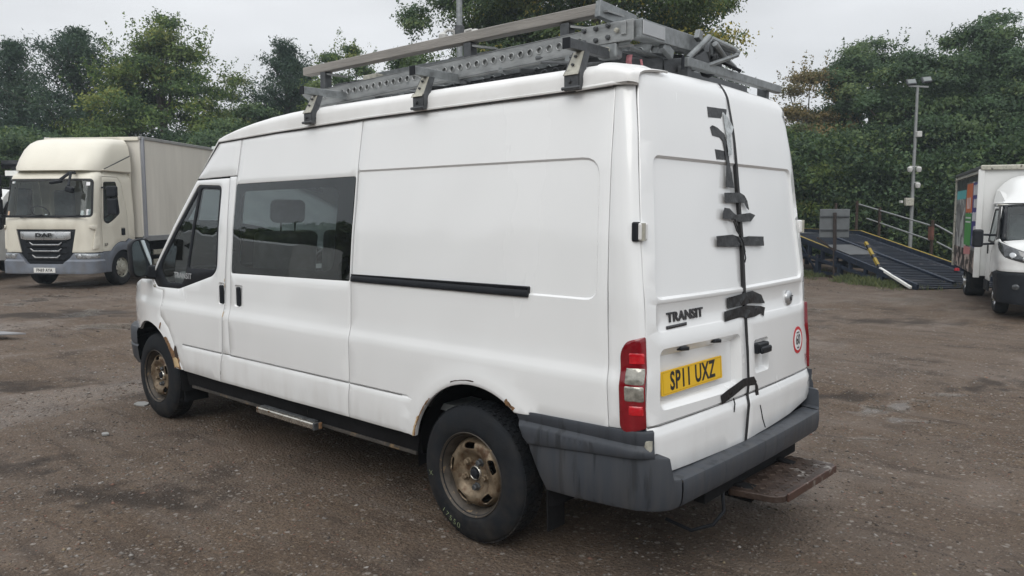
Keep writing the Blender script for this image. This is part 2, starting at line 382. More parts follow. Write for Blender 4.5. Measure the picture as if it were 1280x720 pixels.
def cornerfn(s):
    def f(u, z):
        u = np.asarray(u, float); z = np.asarray(z, float); xc = XE(z)+RC; th = np.clip(-u/RC, 0, 1.6)
        x = np.where(u > 0, xc+u, xc-RC*np.sin(th)); y = HW(z, s)-RC+RC*np.cos(th)
        return np.stack([x, s*y, z], -1)
    return f
def rearfn(y, z):
    y = np.asarray(y, float); z = np.asarray(z, float)
    h = np.where(y > 0, HW(z, 1), HW(z, -1)); q = np.clip(np.abs(y)-(h-RC), 0, RC*.98)
    x = XE(z)-.03*(1-np.clip(np.abs(y)/.9, 0, 1)**2)+RC-np.sqrt(RC**2-q**2)
    return np.stack([x, y, z], -1)
def pt(fn, a, b): return Vector([float(q) for q in fn(np.array([a]), np.array([b]))[0]])
def nrm(fn, a, b, out):
    e = 1e-3; n = (pt(fn, a+e, b)-pt(fn, a-e, b)).cross(pt(fn, a, b+e)-pt(fn, a, b-e)).normalized()
    return n if n.dot(Vector(out)) > 0 else -n
AR = (.04, .36, .47); AF = (3.75, .36, .46)
def flare(cx, cz, r, amp=.016, w=.095):
    def f(u, v):
        d = np.hypot(u-cx, v-cz)-r; t = np.clip(1-np.abs(d-.02)/w, 0, 1)
        return amp*t*t*(3-2*t)*np.clip((v-cz+.05)/.15, 0, 1)
    return f
def sillstep(u, v):                              # the pressed swage line low on the doors
    ok = (u > .56) & (u < 3.18); g = np.exp(-((v-.69)/.0032)**2)*.016; t = np.clip((.684-v)/.075, 0, 1)
    return np.where(ok, -g+.008*t*t*(3-2*t), 0)
def wav(u, v): return .0018*(np.sin(u*5.1+1.3*np.sin(v*4))*np.sin(v*6.3+u*1.7))+.0006*np.sin(u*13+v*9)
SW = [[(.56, .698), (3.18, .698)], [(.56, .682), (3.18, .682)], [(.56, .694), (3.18, .694)], [(.56, .69), (3.18, .69)], [(.56, .686), (3.18, .686)], [(.56, .65), (3.18, .65)]]
CR = [[(-.74, z), (4.3, z)] for z in (.94, .96, .985, 1.01, 1.035)]
q_out = [(1.072, ZG(1.07)-.012), (1.070, 1.05), (1.073, .69), (1.092, .478)]+arc(*AR, 14.5, 127, 22)+[(-.782, .755), (-.752, 1.3), (-.703, ZG(-.7)-.012)]
rec_q = [(1.30, 1.952), (1.30, 1.312), (-.70, 1.312), (-.665, 1.952)]
rec_q = rpoly(rec_q, [0, 0, .07, .10])
sd_out = [(1.078, ZG(1.08)-.012), (2.428, ZG(2.43)-.012), (2.44, 1.96), (2.452, 1.25), (2.455, .69), (2.565, .684), (2.605, .478), (1.098, .478), (1.079, .69), (1.076, 1.05)]
sd_win = rpoly([(2.441, 1.905), (1.085, 1.918), (1.083, 1.298), (2.442, 1.277)], .02)
fd_out = [(3.012, 1.944), (2.545, 1.950), (2.522, 1.5), (2.538, 1.05), (2.572, .69), (2.612, .478), (3.198, .484), (3.285, .65), (3.385, .80), (3.505, .885), (3.485, 1.085), (3.63, 1.098), (3.685, 1.15), (3.70, 1.20)]
fd_blk = rpoly([(2.985, 1.912), (2.640, 1.900), (2.640, 1.30), (2.70, 1.245), (3.22, 1.118), (3.60, 1.112), (3.66, 1.16), (3.672, 1.20)], [.03, .05, .05, .04, .03, .03, .02, .02])
fd_g1 = rpoly([(2.945, 1.885), (2.672, 1.874), (2.672, 1.295), (3.07, 1.285)], .03)
fd_g2 = rpoly([(2.99, 1.86), (3.105, 1.30), (3.17, 1.165), (3.44, 1.155), (3.53, 1.25), (3.50, 1.32)], [.01, .01, .03, .04, .03, .03])
wing = [(3.205, .484), (3.291, .65), (3.391, .80), (3.512, .883), (3.492, 1.090), (3.637, 1.103), (3.70, 1.165), (4.0, 1.15), (4.35, 1.08), (4.62, .96), (4.66, .73), (4.07, .73)]+arc(*AF, 52, 163.5, 22)
cab_up = [(2.735, ZG(2.735)-.012), (2.434, ZG(2.43)-.012), (2.447, 1.966), (3.005, 1.957)]
bpil = [(2.447, 1.958), (2.535, 1.958), (2.512, 1.5), (2.530, 1.05), (2.560, .695), (2.461, .695), (2.459, 1.2)]
for s, SN in ((1, 'left'), (-1, 'right')):
    fn = sidefn(s); out = (0, s, 0)
    hrec = [(rpoly([(2.395, 1.20), (2.285, 1.20), (2.285, 1.045), (2.395, 1.045)], .02), .016, .012)]
    panel('rear_side_panel', q_out, fn, out, WHITE, van, recess=[(rec_q, .009, .009)], fns=[flare(*AR), sillstep, wav], lines=SW+CR+[arc(AR[0], AR[1], r, 0, 180, 40) for r in (.49, .53, .57)], sp=.06)
    panel('sliding_door', sd_out, fn, out, WHITE, van, holes=[sd_win], recess=hrec, fns=[sillstep, wav], lines=SW+CR, sp=.06)
    ho = rpoly([(2.615, 1.205), (2.541, 1.205), (2.541, 1.045), (2.615, 1.045)], .02)
    fdoor = panel('front_door', fd_out, fn, out, WHITE, van, holes=[fd_blk], recess=[(rpoly([(2.617, 1.205), (2.535, 1.205), (2.535, 1.045), (2.617, 1.045)], .02), .016, .012)], fns=[sillstep, wav, flare(AF[0], AF[1], .50, .010, .05)], lines=SW+CR, sp=.06)
    panel('front_wing', wing, fn, out, WHITE, van, fns=[flare(*AF, .012, .07)], lines=CR, sp=.06)
    panel('upper_cab_panel', cab_up, fn, out, WHITE, van, sp=.06)
    panel('door_pillar', bpil, fn, out, WHITE, van, lines=CR, sp=.06)
    # windows
    fr = panel('window_border', sd_win, fn, out, FRIT, van, holes=[rpoly([(2.375, 1.852), (1.245, 1.862), (1.250, 1.345), (2.345, 1.328)], .09)], off=-.004, depth=.006, sp=.12, edge=0)
    panel('window_glass', offset(sd_win, .004), fn, out, GLS, fr, off=-.001, depth=0, sp=.12, edge=0)
    f2 = panel('window_frame', offset(fd_blk, .002), fn, out, BLACKP, van, holes=[fd_g1, fd_g2], off=-.004, depth=.02, sp=.1)
    for gg in (fd_g1, fd_g2): panel('window_glass', gg, fn, out, GLS, f2, off=-.010, depth=0, sp=.12, edge=0)
    # handles
    for hx in (2.34, 2.572):
        h = MB(); c = pt(fn, hx, 1.12); n = nrm(fn, hx, 1.12, out)
        h.box(c+n*.001, (.038, .022, .135)); h.build('door_handle', BLACKP, van, bevel=.01, seg=3)
    # inner shell: what one sees behind the seams, pierced where the windows are
    iw = [rpoly([(2.41, 1.87), (1.20, 1.88), (1.20, 1.33), (2.41, 1.31)], .05), offset(fd_blk, .03)]
    panel('inner_panel', [(-.70, 2.16), (-.70, .80), (-.45, .80), (-.45, .86), (.53, .86), (.53, .50), (3.22, .50), (3.22, .85), (3.62, .90), (3.62, 1.16), (3.04, 1.90), (2.75, 2.16)], fn, out, DARK, van, holes=iw, off=-.045, depth=0, sp=.15, edge=0)
    panel('trim_lining', [(1.12, 2.14), (2.70, 2.14), (3.0, 1.93), (2.6, 1.93), (2.6, .55), (1.12, .55)], fn, out, LINING, van, holes=[offset(iw[0], -.01)], off=-.06, depth=0, sp=.15, edge=0)
    # sliding door track and side rubber, black sill, arch liners
    panel('door_track', rpoly([(1.066, 1.342), (1.066, 1.298), (-.302, 1.300), (-.302, 1.352)], .006), fn, out, BLACKP, van, off=.012, depth=.02, sp=.1, fns=[lambda u, v: -.006*np.exp(-((v-1.334)/.006)**2)], lines=[[(1.06, 1.340), (-.3, 1.340)], [(1.06, 1.334), (-.3, 1.334)], [(1.06, 1.328), (-.3, 1.328)]])
    sb = MB()
    for x0, x1 in ((.5, 1.6), (1.602, 3.22)): sb.grid([[(x, s*y, z) for x in (x0, x1)] for y, z in ((.935, .476), (.925, .40), (.915, .355), (.80, .335))])
    sb.build('sill', UNDER, van, sharp=20)
    sk = MB(); sk.beam((.55, s*.913, .353), (3.15, s*.913, .353), .03, .02); sk.build('sill_seam', mat('rusty_sill_edge', (.045, .04, .035), .8, var=.5, vs=8, spots=((.30, .20, .10), .58, 6, .08)), van, bevel=.003)
    for (cx, cz, r), x2 in ((AR, 0), (AF, 0)):
        G = []
        a_lo = -8 if cx < 1 else 50
        for a in np.linspace(a_lo, 188, 26):
            A = math.radians(a); row = []
            for yy in (.955 if cx < 1 else .94, .90, .75, .60):
                k = .985 if yy > .93 else 1.03; row.append((cx+r*k*math.cos(A), s*(yy-(.0 if s > 0 else .07)), cz+r*k*math.sin(A)))
            G.append(row)
        ml = MB().grid(G)
        ml.add([(cx+r*1.03*math.cos(math.radians(a)), s*.60, cz+r*1.03*math.sin(math.radians(a))) for a in np.linspace(a_lo, 188, 26)], [tuple(range(26))])
        ml.build('wheel_arch_liner', UNDER, van, sharp=60)
    # D pillar, rounded rear corner
    cf = cornerfn(s); co = (-.7, s, 0)
    cp = [(0.128, .765), (-.045, .775), (-.0825, .785), (-.0825, 2.335), (.02, 2.335), (0.02, 2.2), (.0, 2.19)]
    def xs(x, z): return x-(float(XE(z))+RC)
    left = [(xs(-.708-.0555*(2.188-z), z), z) for z in (2.262, 2.0, 1.8, 1.6, 1.4, 1.2, 1.0, .9, .8, .762)]
    cp = left+[(-.03, .770), (-.0835, .78), (-.0835, 1.2), (-.0835, 1.7), (-.0835, 2.262)]
    panel('rear_corner_panel', cp, cf, co, WHITE, van, sp=.045, lines=[[(u, .77), (u, 2.18)] for u in (-.06, -.04, -.02, 0, .02)]+[[(-.1, z), (.3, z)] for z in (.94, .985, 1.035)], bsp=.03)
    # tail lamp wrapped round the corner
    def lamp(name, P, m_, par, off, d=.012, fns=()): return panel(name, P, cf, co, m_, par, off=off, depth=d, sp=.02, bsp=.012, edge=.004, fns=fns)
    tl = lamp('tail_lamp', rpoly([(-.0805, 1.172), (.000, 1.15), (.033, 1.10), (.036, .775), (.01, .752), (-.0805, .778)], [.01, .05, .05, .03, .02, .01]), REDL, van, .010 if s > 0 else .024, .03)
    rib = lambda u, v: .0012*np.sin(v*520)
    rib2 = lambda u, v: .0012*np.sin(v*420)*np.sin(u*500)
    lamp('reversing_lens', rpoly([(-.074, 1.035), (.004, 1.035), (.006, .965), (-.074, .965)], .008), CLEARL, tl, .0125, .004, [rib2])
    lamp('indicator_lens', rpoly([(-.074, .958), (.006, .958), (.006, .895), (-.074, .895)], .008), CLEARL, tl, .0125, .004, [rib2])
    lamp('brake_lens', rpoly([(-.072, 1.10), (-.01, 1.10), (-.01, 1.055), (-.072, 1.055)], .006), REDB, tl, .0125, .004, [rib])
    lamp('fog_lens', rpoly([(-.07, .875), (-.012, .875), (-.012, .835), (-.07, .835)], .006), REDB, tl, .0125, .004, [rib])
    # bumper corner trim under the lamp, in two tiers
    def bt(u, v): return .010+.014*np.clip((.700-v)/.02, 0, 1)-.004*np.exp(-((v-.705)/.006)**2)
    panel('bumper_trim', [(-.245, .752), (-.745, .760), (-.99, .768), (-.99, .655), (-.33, .600), (-.30, .63)], lambda x, z, s=s: np.stack([np.asarray(x, float), s*(HW(z, s)-.0-np.clip(-.90-np.asarray(x), 0, 1)**2*5), np.asarray(z, float)], -1), out, BUMP, van, fns=[bt], sp=.03, depth=.03, lines=[[(-.25, z), (-.98, z)] for z in (.71, .705, .70, .69, .68)])
    # hinges
    for hz, hh in ((1.62, .075), (.695, .07)):
        hp = pt(cf, -.088, hz); h = MB()
        h.box(hp+Vector((-.004, s*.004, 0)), (.035, .05, hh)); hg = h.build('door_hinge', ROOFW if hz > 1 else CREAMST, van, bevel=.008)
        h = MB(); h.tube([hp+Vector((-.02, s*.018, -hh*.5)), hp+Vector((-.02, s*.018, hh*.5))], .010, 10); h.build('hinge_pin', CREAMST, hg)
        if hz > 1: MB().box(pt(cf, -.062, hz)+Vector((-.004, s*.003, 0)), (.03, .035, .085)).build('hinge_gasket', BLACKP, hg, bevel=.008)

for s in (1, -1):
    g_ = MB(); f_ = sidefn(s)
    for a, b_ in ((.60, 1.068), (1.082, 2.45), (2.578, 3.17)): MB().tube([pt(f_, x, .690)+Vector((0, s*.0005, 0)) for x in np.linspace(a, b_, 12)], .0016, 5).build('gap_shade_line', GAPM, van)  # thin dark tube drawn along the swage line as its shade
# ------ roof
def zt_roof(x): return 2.236+.156*max(0, 1-max(0, (x-1.5)/1.27)**2.4)**.75-.055*min(1.3, max(0, (-.58-x)/.19))**2
def roofrow(x, sc=1., up=0):
    row = []; zr = zt_roof(x)
    for i in range(33):
        t = -1+2*i/32; ph = (1-abs(t))*PI/2; y = (.858*sc)*math.cos(ph)**.38 if abs(t) > 1e-6 else 0
        ph2 = ph; zb0 = ZG(x)-.004; z = zb0+(zr-zb0+up)*(math.sin(ph)**.36); z += .018*(1-(y/.86)**2)*min(1, max(0, zr-2.2)/.1)
        row.append((x, math.copysign(y, t), z))
    return row
xs_ = [-.775, -.76, -.72, -.6, -.4, -.1, .3, .7, 1.1, 1.5, 1.7, 1.9, 2.1, 2.3, 2.45, 2.55, 2.65, 2.735]
G = [roofrow(x) for x in xs_]
roof = MB().grid(G)
# front cap sweeps down to the top of the windscreen
cap = []
for k in range(7):
    t = k/6; row = []
    for i in range(33):
        y0 = G[-1][i][1]/.858; e = 1-y0*y0
        x = 2.735+(3.005-2.735)*t+e*(.10+.16*t)*min(1, k/1.5); z = 2.205+(1.958-2.205)*t+(G[-1][i][2]-2.205)*(1-t)+e*.05*math.sin(PI*min(1, t))
        row.append((x, y0*(.858+(.888-.858)*t), z))
    cap.append(row)
roof.grid(cap); roof.build('roof', ROOFW, van, sharp=60)
for s in (1, -1):
    gt = MB(); gt.grid([[(x, s*(.832+dy), ZG(x)-.008+dz) for x in (-.70 if s > 0 else -.60, 0, 1.0, 1.5, 2.0, 2.4, 2.74)] for dy, dz in ((0, 0), (.018, -.002), (.030, .001), (.031, .009), (.024, .012), (.022, .006), (.010, .006), (.006, .02))])
    gt.build('rain_gutter', ROOFW, van, sharp=25)
    gt = MB(); gt.tube([(x, s*.852, ZG(x)-.012) for x in (-.70, 0, 1.0, 1.5, 2.0, 2.4, 2.74)], .004, 6); gt.build('gutter_shade_line', DARKST, van, bevel=0)  # dark line drawn below the gutter as the shade of its gap
    # moulded cap at the rear corner of the roof
    E = []
    for x in (-.60, -.605, -.70, -.765, -.785): E.append([(p[0], p[1]+s*(.008 if x < -.602 else 0), p[2]+(.006 if x < -.602 else 0)) for p in (roofrow(x)[20:] if s > 0 else roofrow(x)[:13])] if s > 0 else [(p[0], p[1], p[2]) for p in roofrow(max(x, -.75))[:13]])
    for x, kk, dz in ((-.800, .978, -.002), (-.812, .948, -.006), (-.800, .925, -.012)): E.append([(x, p[1]*kk, p[2]+dz) for p in E[3]])
    if s < 0: continue
    ec = MB().grid(E); ec.build('roof_corner_cap', ROOFW, van, sharp=50)
    lip = MB(); lip.tube([(-.50, s*.858, 2.264), (-.62, s*.862, 2.268), (-.70, s*.862, 2.271), (-.75, s*.850, 2.271), (-.79, s*.830, 2.269), (-.800, s*.812, 2.267)], .009, 8)
    lip.build('cap_lip', ROOFW, van)
# ------ windscreen, bonnet, nose (seen only from the side)
def screen(t, a):   # t 0 top .. 1 base, a -1..1
    e = 1-a*a; x = 3.01+(3.715-3.01)*t+e*(.26+.10*t); z = 1.955+(1.175-1.955)*t+.02*e*(1-t); w = .885+(.955-.885)*t
    return (x, a*w, z)
ws = MB().grid([[screen(t, a) for a in np.linspace(-1, 1, 25)] for t in np.linspace(0, 1, 9)]).build('windscreen', GLS, van)
sc_ = MB(); sc_.grid([[screen(t, a) for a in (-1.0, -.965)] for t in np.linspace(0, 1, 9)]); sc_.grid([[screen(t, a) for a in (.965, 1.0)] for t in np.linspace(0, 1, 9)])
sc_.grid([[screen(t, a) for a in np.linspace(-1, 1, 25)] for t in (0, .04)]); sc_.grid([[screen(t, a) for a in np.linspace(-1, 1, 25)] for t in (.93, 1)])
o = sc_.build('windscreen_surround', BLACKP, van); o.modifiers.new('thick', 'SOLIDIFY').thickness = .012
bon = []
for k in range(9):
    t = k/8; row = []
    for i in range(21):
        a = -1+i/10; e = 1-a*a; x0 = 3.72+e*.36; x1 = 4.62+e*.14; x = x0+(x1-x0)*t
        z = 1.17+(1.155-1.17)*t-.19*max(0, t-.25)**1.6+.03*e*(1-t)
        hw = .95-.237*max(0, min(x, 4.7)-3.5)**2*.9-.01; row.append((x, a*hw*.985, z+.02*e))
    bon.append(row)
MB().grid(bon).build('bonnet', WHITE, van, sharp=50)
nose = []
for k in range(6):
    t = k/5; nose.append([(4.62+(1-(-1+i/10)**2)*.14+.05*math.sin(PI*.5*t), (-1+i/10)*.64, bon[-1][i][2]*(1-t)+.70*t) for i in range(21)])
MB().grid(nose).build('front_grille_panel', BLACKP, van, sharp=50)
for s in (1, -1): MB().grid([[(4.63-.16*j/4, s*(.42+.24*j/4-.02*k), .98-.07*k) for j in range(5)] for k in range(4)]).build('headlamp', LAMPG, van)
fb = []
path = [(4.06, .93), (4.2, .915), (4.35, .86), (4.5, .77), (4.62, .66), (4.72, .5), (4.78, .25), (4.8, 0)]
path = path+[(x, -y) for x, y in path[::-1][1:]]
prof = [(-.06, .735), (.0, .73), (.012, .70), (.012, .60), (0, .585), (.012, .57), (.0, .46), (-.03, .41), (-.12, .40)]
for i, (x, y) in enumerate(path):
    a = Vector(path[max(i-1, 0)]); b = Vector(path[min(i+1, len(path)-1)]); d = (b-a).normalized(); n = Vector((-d.y, d.x))
    if n.dot(Vector((x-3, y))) < 0: n = -n
    fb.append([(x+n.x*o_, y+n.y*o_, z) for o_, z in prof])
MB().grid(fb).build('front_bumper', BUMP, van, sharp=30)

# ------ rear doors
yc = lambda z: float(np.interp(z, [.5, .67, .83, 1.03, 1.28, 1.56, 1.93, 2.13, 2.4], [.118, .078, .04, .046, .045, .012, -.003, -.004, .02]))
def yl(z): return float(HW(z, 1))-.0365
def yr(z): return -(float(HW(z, -1))-.037)
zs = [2.33, 2.2, 2.0, 1.8, 1.6, 1.4, 1.2, 1.0, .86]
LD = [(yc(2.366)+.011, 2.362), (.4, 2.358), (yl(2.33)-.06, 2.350), (yl(2.33)-.01, 2.338)]+[(yl(z), z) for z in zs[1:]]+[(yl(.75), .75), (yl(.7)-.006, .70), (yl(.6)-.03, .595), (yl(.57)-.055, .566)]+[(yc(z)+.011, z) for z in (.548, .67, .75, .83, 1.03, 1.28, 1.56, 1.93, 2.13)]
RD = [(yc(2.366)-.011, 2.362), (-.4, 2.358), (yr(2.33)+.10, 2.353), (yr(2.33)+.035, 2.335), (yr(2.2)+.006, 2.25)]+[(yr(z), z) for z in zs[1:]]+[(yr(.75)+.004, .75), (yr(.7)+.02, .67), (yr(.7)+.085, .605), (-.5, .572)]+[(yc(z)-.011, z) for z in (.548, .67, .75, .83, 1.03, 1.28, 1.56, 1.93, 2.13)]
def dseam(u, v):        # the fold above the lower skin
    t = np.clip((.775-v)/.05, 0, 1); return -.016*np.exp(-((v-.778)/.0032)**2)+.012*t*t*(3-2*t)
DS = [[(-.95, z), (.95, z)] for z in (.786, .782, .778, .774, .770, .76, .745, .73)]
TOPL = [[(-.95, z), (.95, z)] for z in (2.29, 2.31, 2.33, 2.345)]
recL = [(rpoly([(.055, 1.952), (.775, 1.957), (.862, 1.322), (.075, 1.318)], [0, .05, .05, 0]), .012, .012),
        (rpoly([(.075, 1.306), (.862, 1.310), (.875, 1.178), (.085, 1.172)], [0, .02, .05, 0]), .006, .010),
        (rpoly([(.115, 1.098), (.855, 1.108), (.868, .838), (.115, .822)], .045), .040, .035)]
recL[0][0][:] = [(a if a > .1 else yc(b)-.01, b) for a, b in recL[0][0]]; recL[1][0][:] = [(a if a > .1 else yc(b)-.01, b) for a, b in recL[1][0]]
recR = [(rpoly([(.03, 1.952), (-.745, 1.952), (-.775, 1.322), (.06, 1.318)], [0, .05, .05, 0]), .012, .012),
        (rpoly([(.06, 1.306), (-.775, 1.306), (-.775, 1.165), (.06, 1.172)], [0, .02, .05, 0]), .006, .010),
        (rpoly([(-.035, 1.045), (-.215, 1.045), (-.215, .868), (-.035, .868)], .025), .028, .018)]
ldoor = panel('rear_door', LD, rearfn, (-1, 0, 0), WHITE, van, recess=recL, fns=[dseam, wav], lines=DS+TOPL, sp=.06, label='left rear door with number plate recess and tape along its edge')
rdoor = panel('rear_door', RD, rearfn, (-1, 0, 0), WHITE, van, recess=recR, fns=[dseam, wav], lines=DS+TOPL, sp=.06, label='right rear door with handle recess and speed limit sticker')
panel('door_seal', [(yc(z)+.011, z) for z in (.55, .67, .83, 1.03, 1.28, 1.56, 1.93, 2.13, 2.36)]+[(yc(z)-.011, z) for z in (2.36, 2.13, 1.93, 1.56, 1.28, 1.03, .83, .67, .55)], rearfn, (-1, 0, 0), RUBBERB, van, off=.002, depth=.03, sp=.1, edge=0, bsp=.015, fns=[dseam])
panel('inner_rear_panel', [(.80, 2.33), (.89, 1.6), (.92, .60), (-.82, .60), (-.82, 1.6), (-.74, 2.33)], rearfn, (-1, 0, 0), DARK, van, off=-.05, depth=0, sp=.15, edge=0)
for y0_, y1_ in ((.945, .07), (.045, -.80)): MB().tube([pt(rearfn, y, .778)+Vector((-.0005, 0, 0)) for y in np.linspace(y0_, y1_, 14)], .0018, 5).build('gap_shade_line', GAPM, van)  # dark tube along the door fold, painting the shade of the seam
# plate, light pods, badges, handle, lock badge, sticker
def rmap(y0, z0, off=0., tilt=0., flat=False, dx=0.):
    def f(a, b):
        p = pt(rearfn, y0-a, z0+b); n = nrm(rearfn, y0-a, z0+b, (-1, 0, 0))
        return p+n*off, n
    return f
# the plate: a flat slightly askew board in the recess
c_p = Vector((-.948, .560, .951)); ux = Vector((-.035, -1, 0)).normalized(); ux = (ux+Vector((0, 0, .006))).normalized(); upv = Vector((.07, 0, 1)).normalized(); nn = upv.cross(ux).normalized(); nn = -nn if nn.x > 0 else nn; upv = nn.cross(ux) if nn.cross(ux).z > 0 else ux.cross(nn)
c_p = Vector((-.966, .560, .951))
def pmap(a, b): return c_p+ux*a+upv*b, nn
pl = MB().prism(rpoly([(-.270, -.0545), (.270, -.0545), (.270, .0545), (-.270, .0545)], .008), lambda a, b: c_p+ux*a+upv*b, nn*-.006).build('number_plate', PLATEY, van, smooth=False)
BLK = INK
bd = MB()
for a0, b0, a1, b1 in ((-.258, -.048, .258, -.0465), (-.258, .0465, .258, .048), (-.258, -.048, -.2565, .048), (.2565, -.048, .258, .048)):
    bd.prism([(a0, b0), (a1, b0), (a1, b1), (a0, b1)], lambda a, b: c_p+ux*a+upv*b+nn*.0006, nn*-.0005)
bd.build('plate_border', mat('plate_border_tone', (.45, .25, .01), .5), pl, smooth=False)
lettering('plate_characters', 'SP11 UXZ', .114, lambda a, b: (c_p+ux*a+upv*(b-.001), nn), BLK, pl, thick=.001, bold=.0030, sx=.76, space=1.09)
lettering('plate_maker_line', 'THE PLATE CO', .007, lambda a, b: (c_p+ux*a+upv*(b-.0500), nn), BLK, pl, thick=.001) if False else None
for yy in (.655, .36):
    MB().box(pt(rearfn, yy, 1.088)+Vector((.010, 0, 0)), (.03, .075, .018), Matrix.Rotation(.10, 3, 'X')).build('plate_lamp', BLACKP, van, bevel=.005)
lettering('model_badge', 'TRANSIT', .060, lambda a, b: rmap(.632, 1.238, -.0055)(a, b), mat('badge_dark_chrome', (.05, .05, .055), .3, .3, var=.2), van, thick=.006, bold=.0018, sx=1.25, space=1.02)
panel('engine_badge', rpoly([(.79, 1.204), (.625, 1.207), (.625, 1.192), (.79, 1.189)], .004), rearfn, (-1, 0, 0), mat('badge_dark_chrome', (0, 0, 0)), van, off=.001, depth=.006, sp=.05)
hb = MB(); c = pt(rearfn, -.10, .985); hb.box(c+Vector((-.006, 0, .015)), (.04, .135, .055)); hb.box(c+Vector((-.030, -.012, .005)), (.02, .12, .038)); hb.build('rear_handle', BLACKP, rdoor, bevel=.01)
bc = pt(rearfn, -.535, 1.222); nb = nrm(rearfn, -.535, 1.222, (-1, 0, 0))
lb = MB().lathe([(0.0, -.014), (.026, -.014), (.036, -.010), (.042, -.004), (.043, .0), (.043, .006)], (0, 0, 0), 'x', 28)
o = lb.build('lock_badge', SILVER, rdoor); o.location = bc
lb = MB().lathe([(.0, -.0165), (.010, -.0165), (.014, -.014)], (0, 0, 0), 'x', 16).build('lock_barrel', DARKST, o); 
MB().tube([(-.016, -.022, .012), (-.017, -.004, .016), (-.017, .012, .006), (-.017, -.006, -.012), (-.016, .014, -.014)], .003, 6).build('badge_mark', DARKST, o)
# speed sticker
def disc(y0, z0, r, off, m_, nm, par, ry=None): return panel(nm, [(y0+r*math.cos(t), z0+(ry or r)*math.sin(t)) for t in np.linspace(0, 2*PI, 33)[:-1]], rearfn, (-1, 0, 0), m_, par, off=off, depth=.0005, sp=.05, edge=0, bsp=.02)
REDS = mat('sticker_red', (.55, .02, .03), .4); WHS = mat('sticker_white', (.78, .78, .78), .4)
st = disc(-.660, .968, .078, .0006, REDS, 'speed_sticker', rdoor)
disc(-.660, .968, .060, .0012, WHS, 'sticker_field', st)
lettering('sticker_number', '60', .082, lambda a, b: rmap(-.660, .968, .0014)(a, b), INK, st, thick=.0006, bold=.002, sx=.85)
lettering('sticker_unit', 'mph', .020, lambda a, b: rmap(-.660, .925, .0014)(a, b), INK, st, thick=.0006)
lettering('sticker_heading', 'LIMITED', .014, lambda a, b: rmap(-.660, 1.010, .0014)(a, b), INK, st, thick=.0006)
# small transit word on the black sail panel
fL = sidefn(1)
lettering('door_badge', 'TRANSIT', .062, lambda a, b: (pt(fL, 3.155-a*1.0, 1.222+b)+Vector((0, .003, 0)), Vector((0, 1, .05))), mat('pale_print', (.42, .43, .44), .6), van, thick=.001, bold=.0004, sx=1.15)
# tape strips
def tape(P, mt_=TAPE, off=.004, amp=.0028, fq=60, name='tape_strip', seed=0):
    r = np.random.default_rng(seed+int(abs(P[0][1])*1000)); ph = r.uniform(0, 6, 4)
    w = lambda u, v: amp*(.5+.5*np.sin(u*fq+ph[0]+6*np.sin(v*30+ph[1])))*(.5+.5*np.sin(v*fq*1.3+ph[2]+u*20))
    return panel(name, P, rearfn, (-1, 0, 0), mt_, van, off=off, depth=.0012, sp=.015, bsp=.012, edge=0, fns=[w, lambda u, v: -.0012+0*u], sharp=60)
T = [[(.247, 2.218), (.040, 2.224), (.062, 2.172), (.250, 2.166)],
     [(.245, 2.118), (.225, 2.128), (.17, 2.12), (.105, 2.095), (.095, 2.06), (.12, 2.05), (.16, 2.072), (.235, 2.078)],
     [(.14, 2.08), (.095, 2.06), (.085, 1.98), (.080, 1.945), (.058, 1.825), (.150, 1.828), (.118, 1.945), (.125, 2.01)],
     [(.222, 2.012), (.118, 2.008), (.122, 1.965), (.215, 1.962)],
     [(.168, 1.800), (-.01, 1.803), (-.055, 1.79), (-.085, 1.76), (-.095, 1.715), (-.07, 1.725), (-.045, 1.75), (.01, 1.752), (.168, 1.750)],
     [(.205, 1.700), (.185, 1.725), (.13, 1.722), (.07, 1.69), (-.10, 1.70), (-.165, 1.688), (-.10, 1.655), (.04, 1.655), (.10, 1.665), (.215, 1.672)],
     [(.292, 1.588), (.12, 1.592), (.03, 1.575), (-.06, 1.580), (-.248, 1.574), (-.242, 1.524), (-.05, 1.532), (.02, 1.535), (.10, 1.53), (.292, 1.538)],
     [(.250, 1.285), (-.04, 1.300), (-.15, 1.27), (-.185, 1.222), (-.02, 1.238), (.245, 1.232)],
     [(.282, 1.222), (.04, 1.232), (-.12, 1.215), (-.185, 1.20), (-.16, 1.155), (-.13, 1.175), (-.05, 1.165), (.03, 1.165), (.12, 1.18), (.285, 1.172)],
     [(.345, .820), (.28, .835), (.10, .865), (-.02, .858), (-.055, .825), (-.03, .812), (.08, .822), (.24, .792), (.335, .775)],
     [(-.035, .835), (-.068, .80), (-.075, .70), (-.12, .60), (-.055, .66), (-.035, .76)]]
for i, P in enumerate(T): tape(P, seed=i, off=.0032+.0012*(i % 3))
tape([(.100, 2.205), (.055, 2.185), (.0, 2.135), (.045, 2.09), (.05, 1.995), (.095, 1.985), (.095, 2.09)], TAPEG, off=.009, seed=20, name='clear_tape_strip')
for A_ in ([(.10, 1.67), (.07, 1.60), (.03, 1.55), (.02, 1.50)], [(.115, 1.66), (.09, 1.61), (.03, 1.56)], [(.235, .79), (.22, .76), (.23, .72)], [(-.07, .70), (-.10, .62), (-.13, .57)], [(.03, 1.53), (.02, 1.47), (.035, 1.45)]):
    MB().tube([pt(rearfn, a, b)+Vector((-.012, 0, 0)) for a, b in A_], .0035, 5).build('loose_tape_tail', TAPE, van)

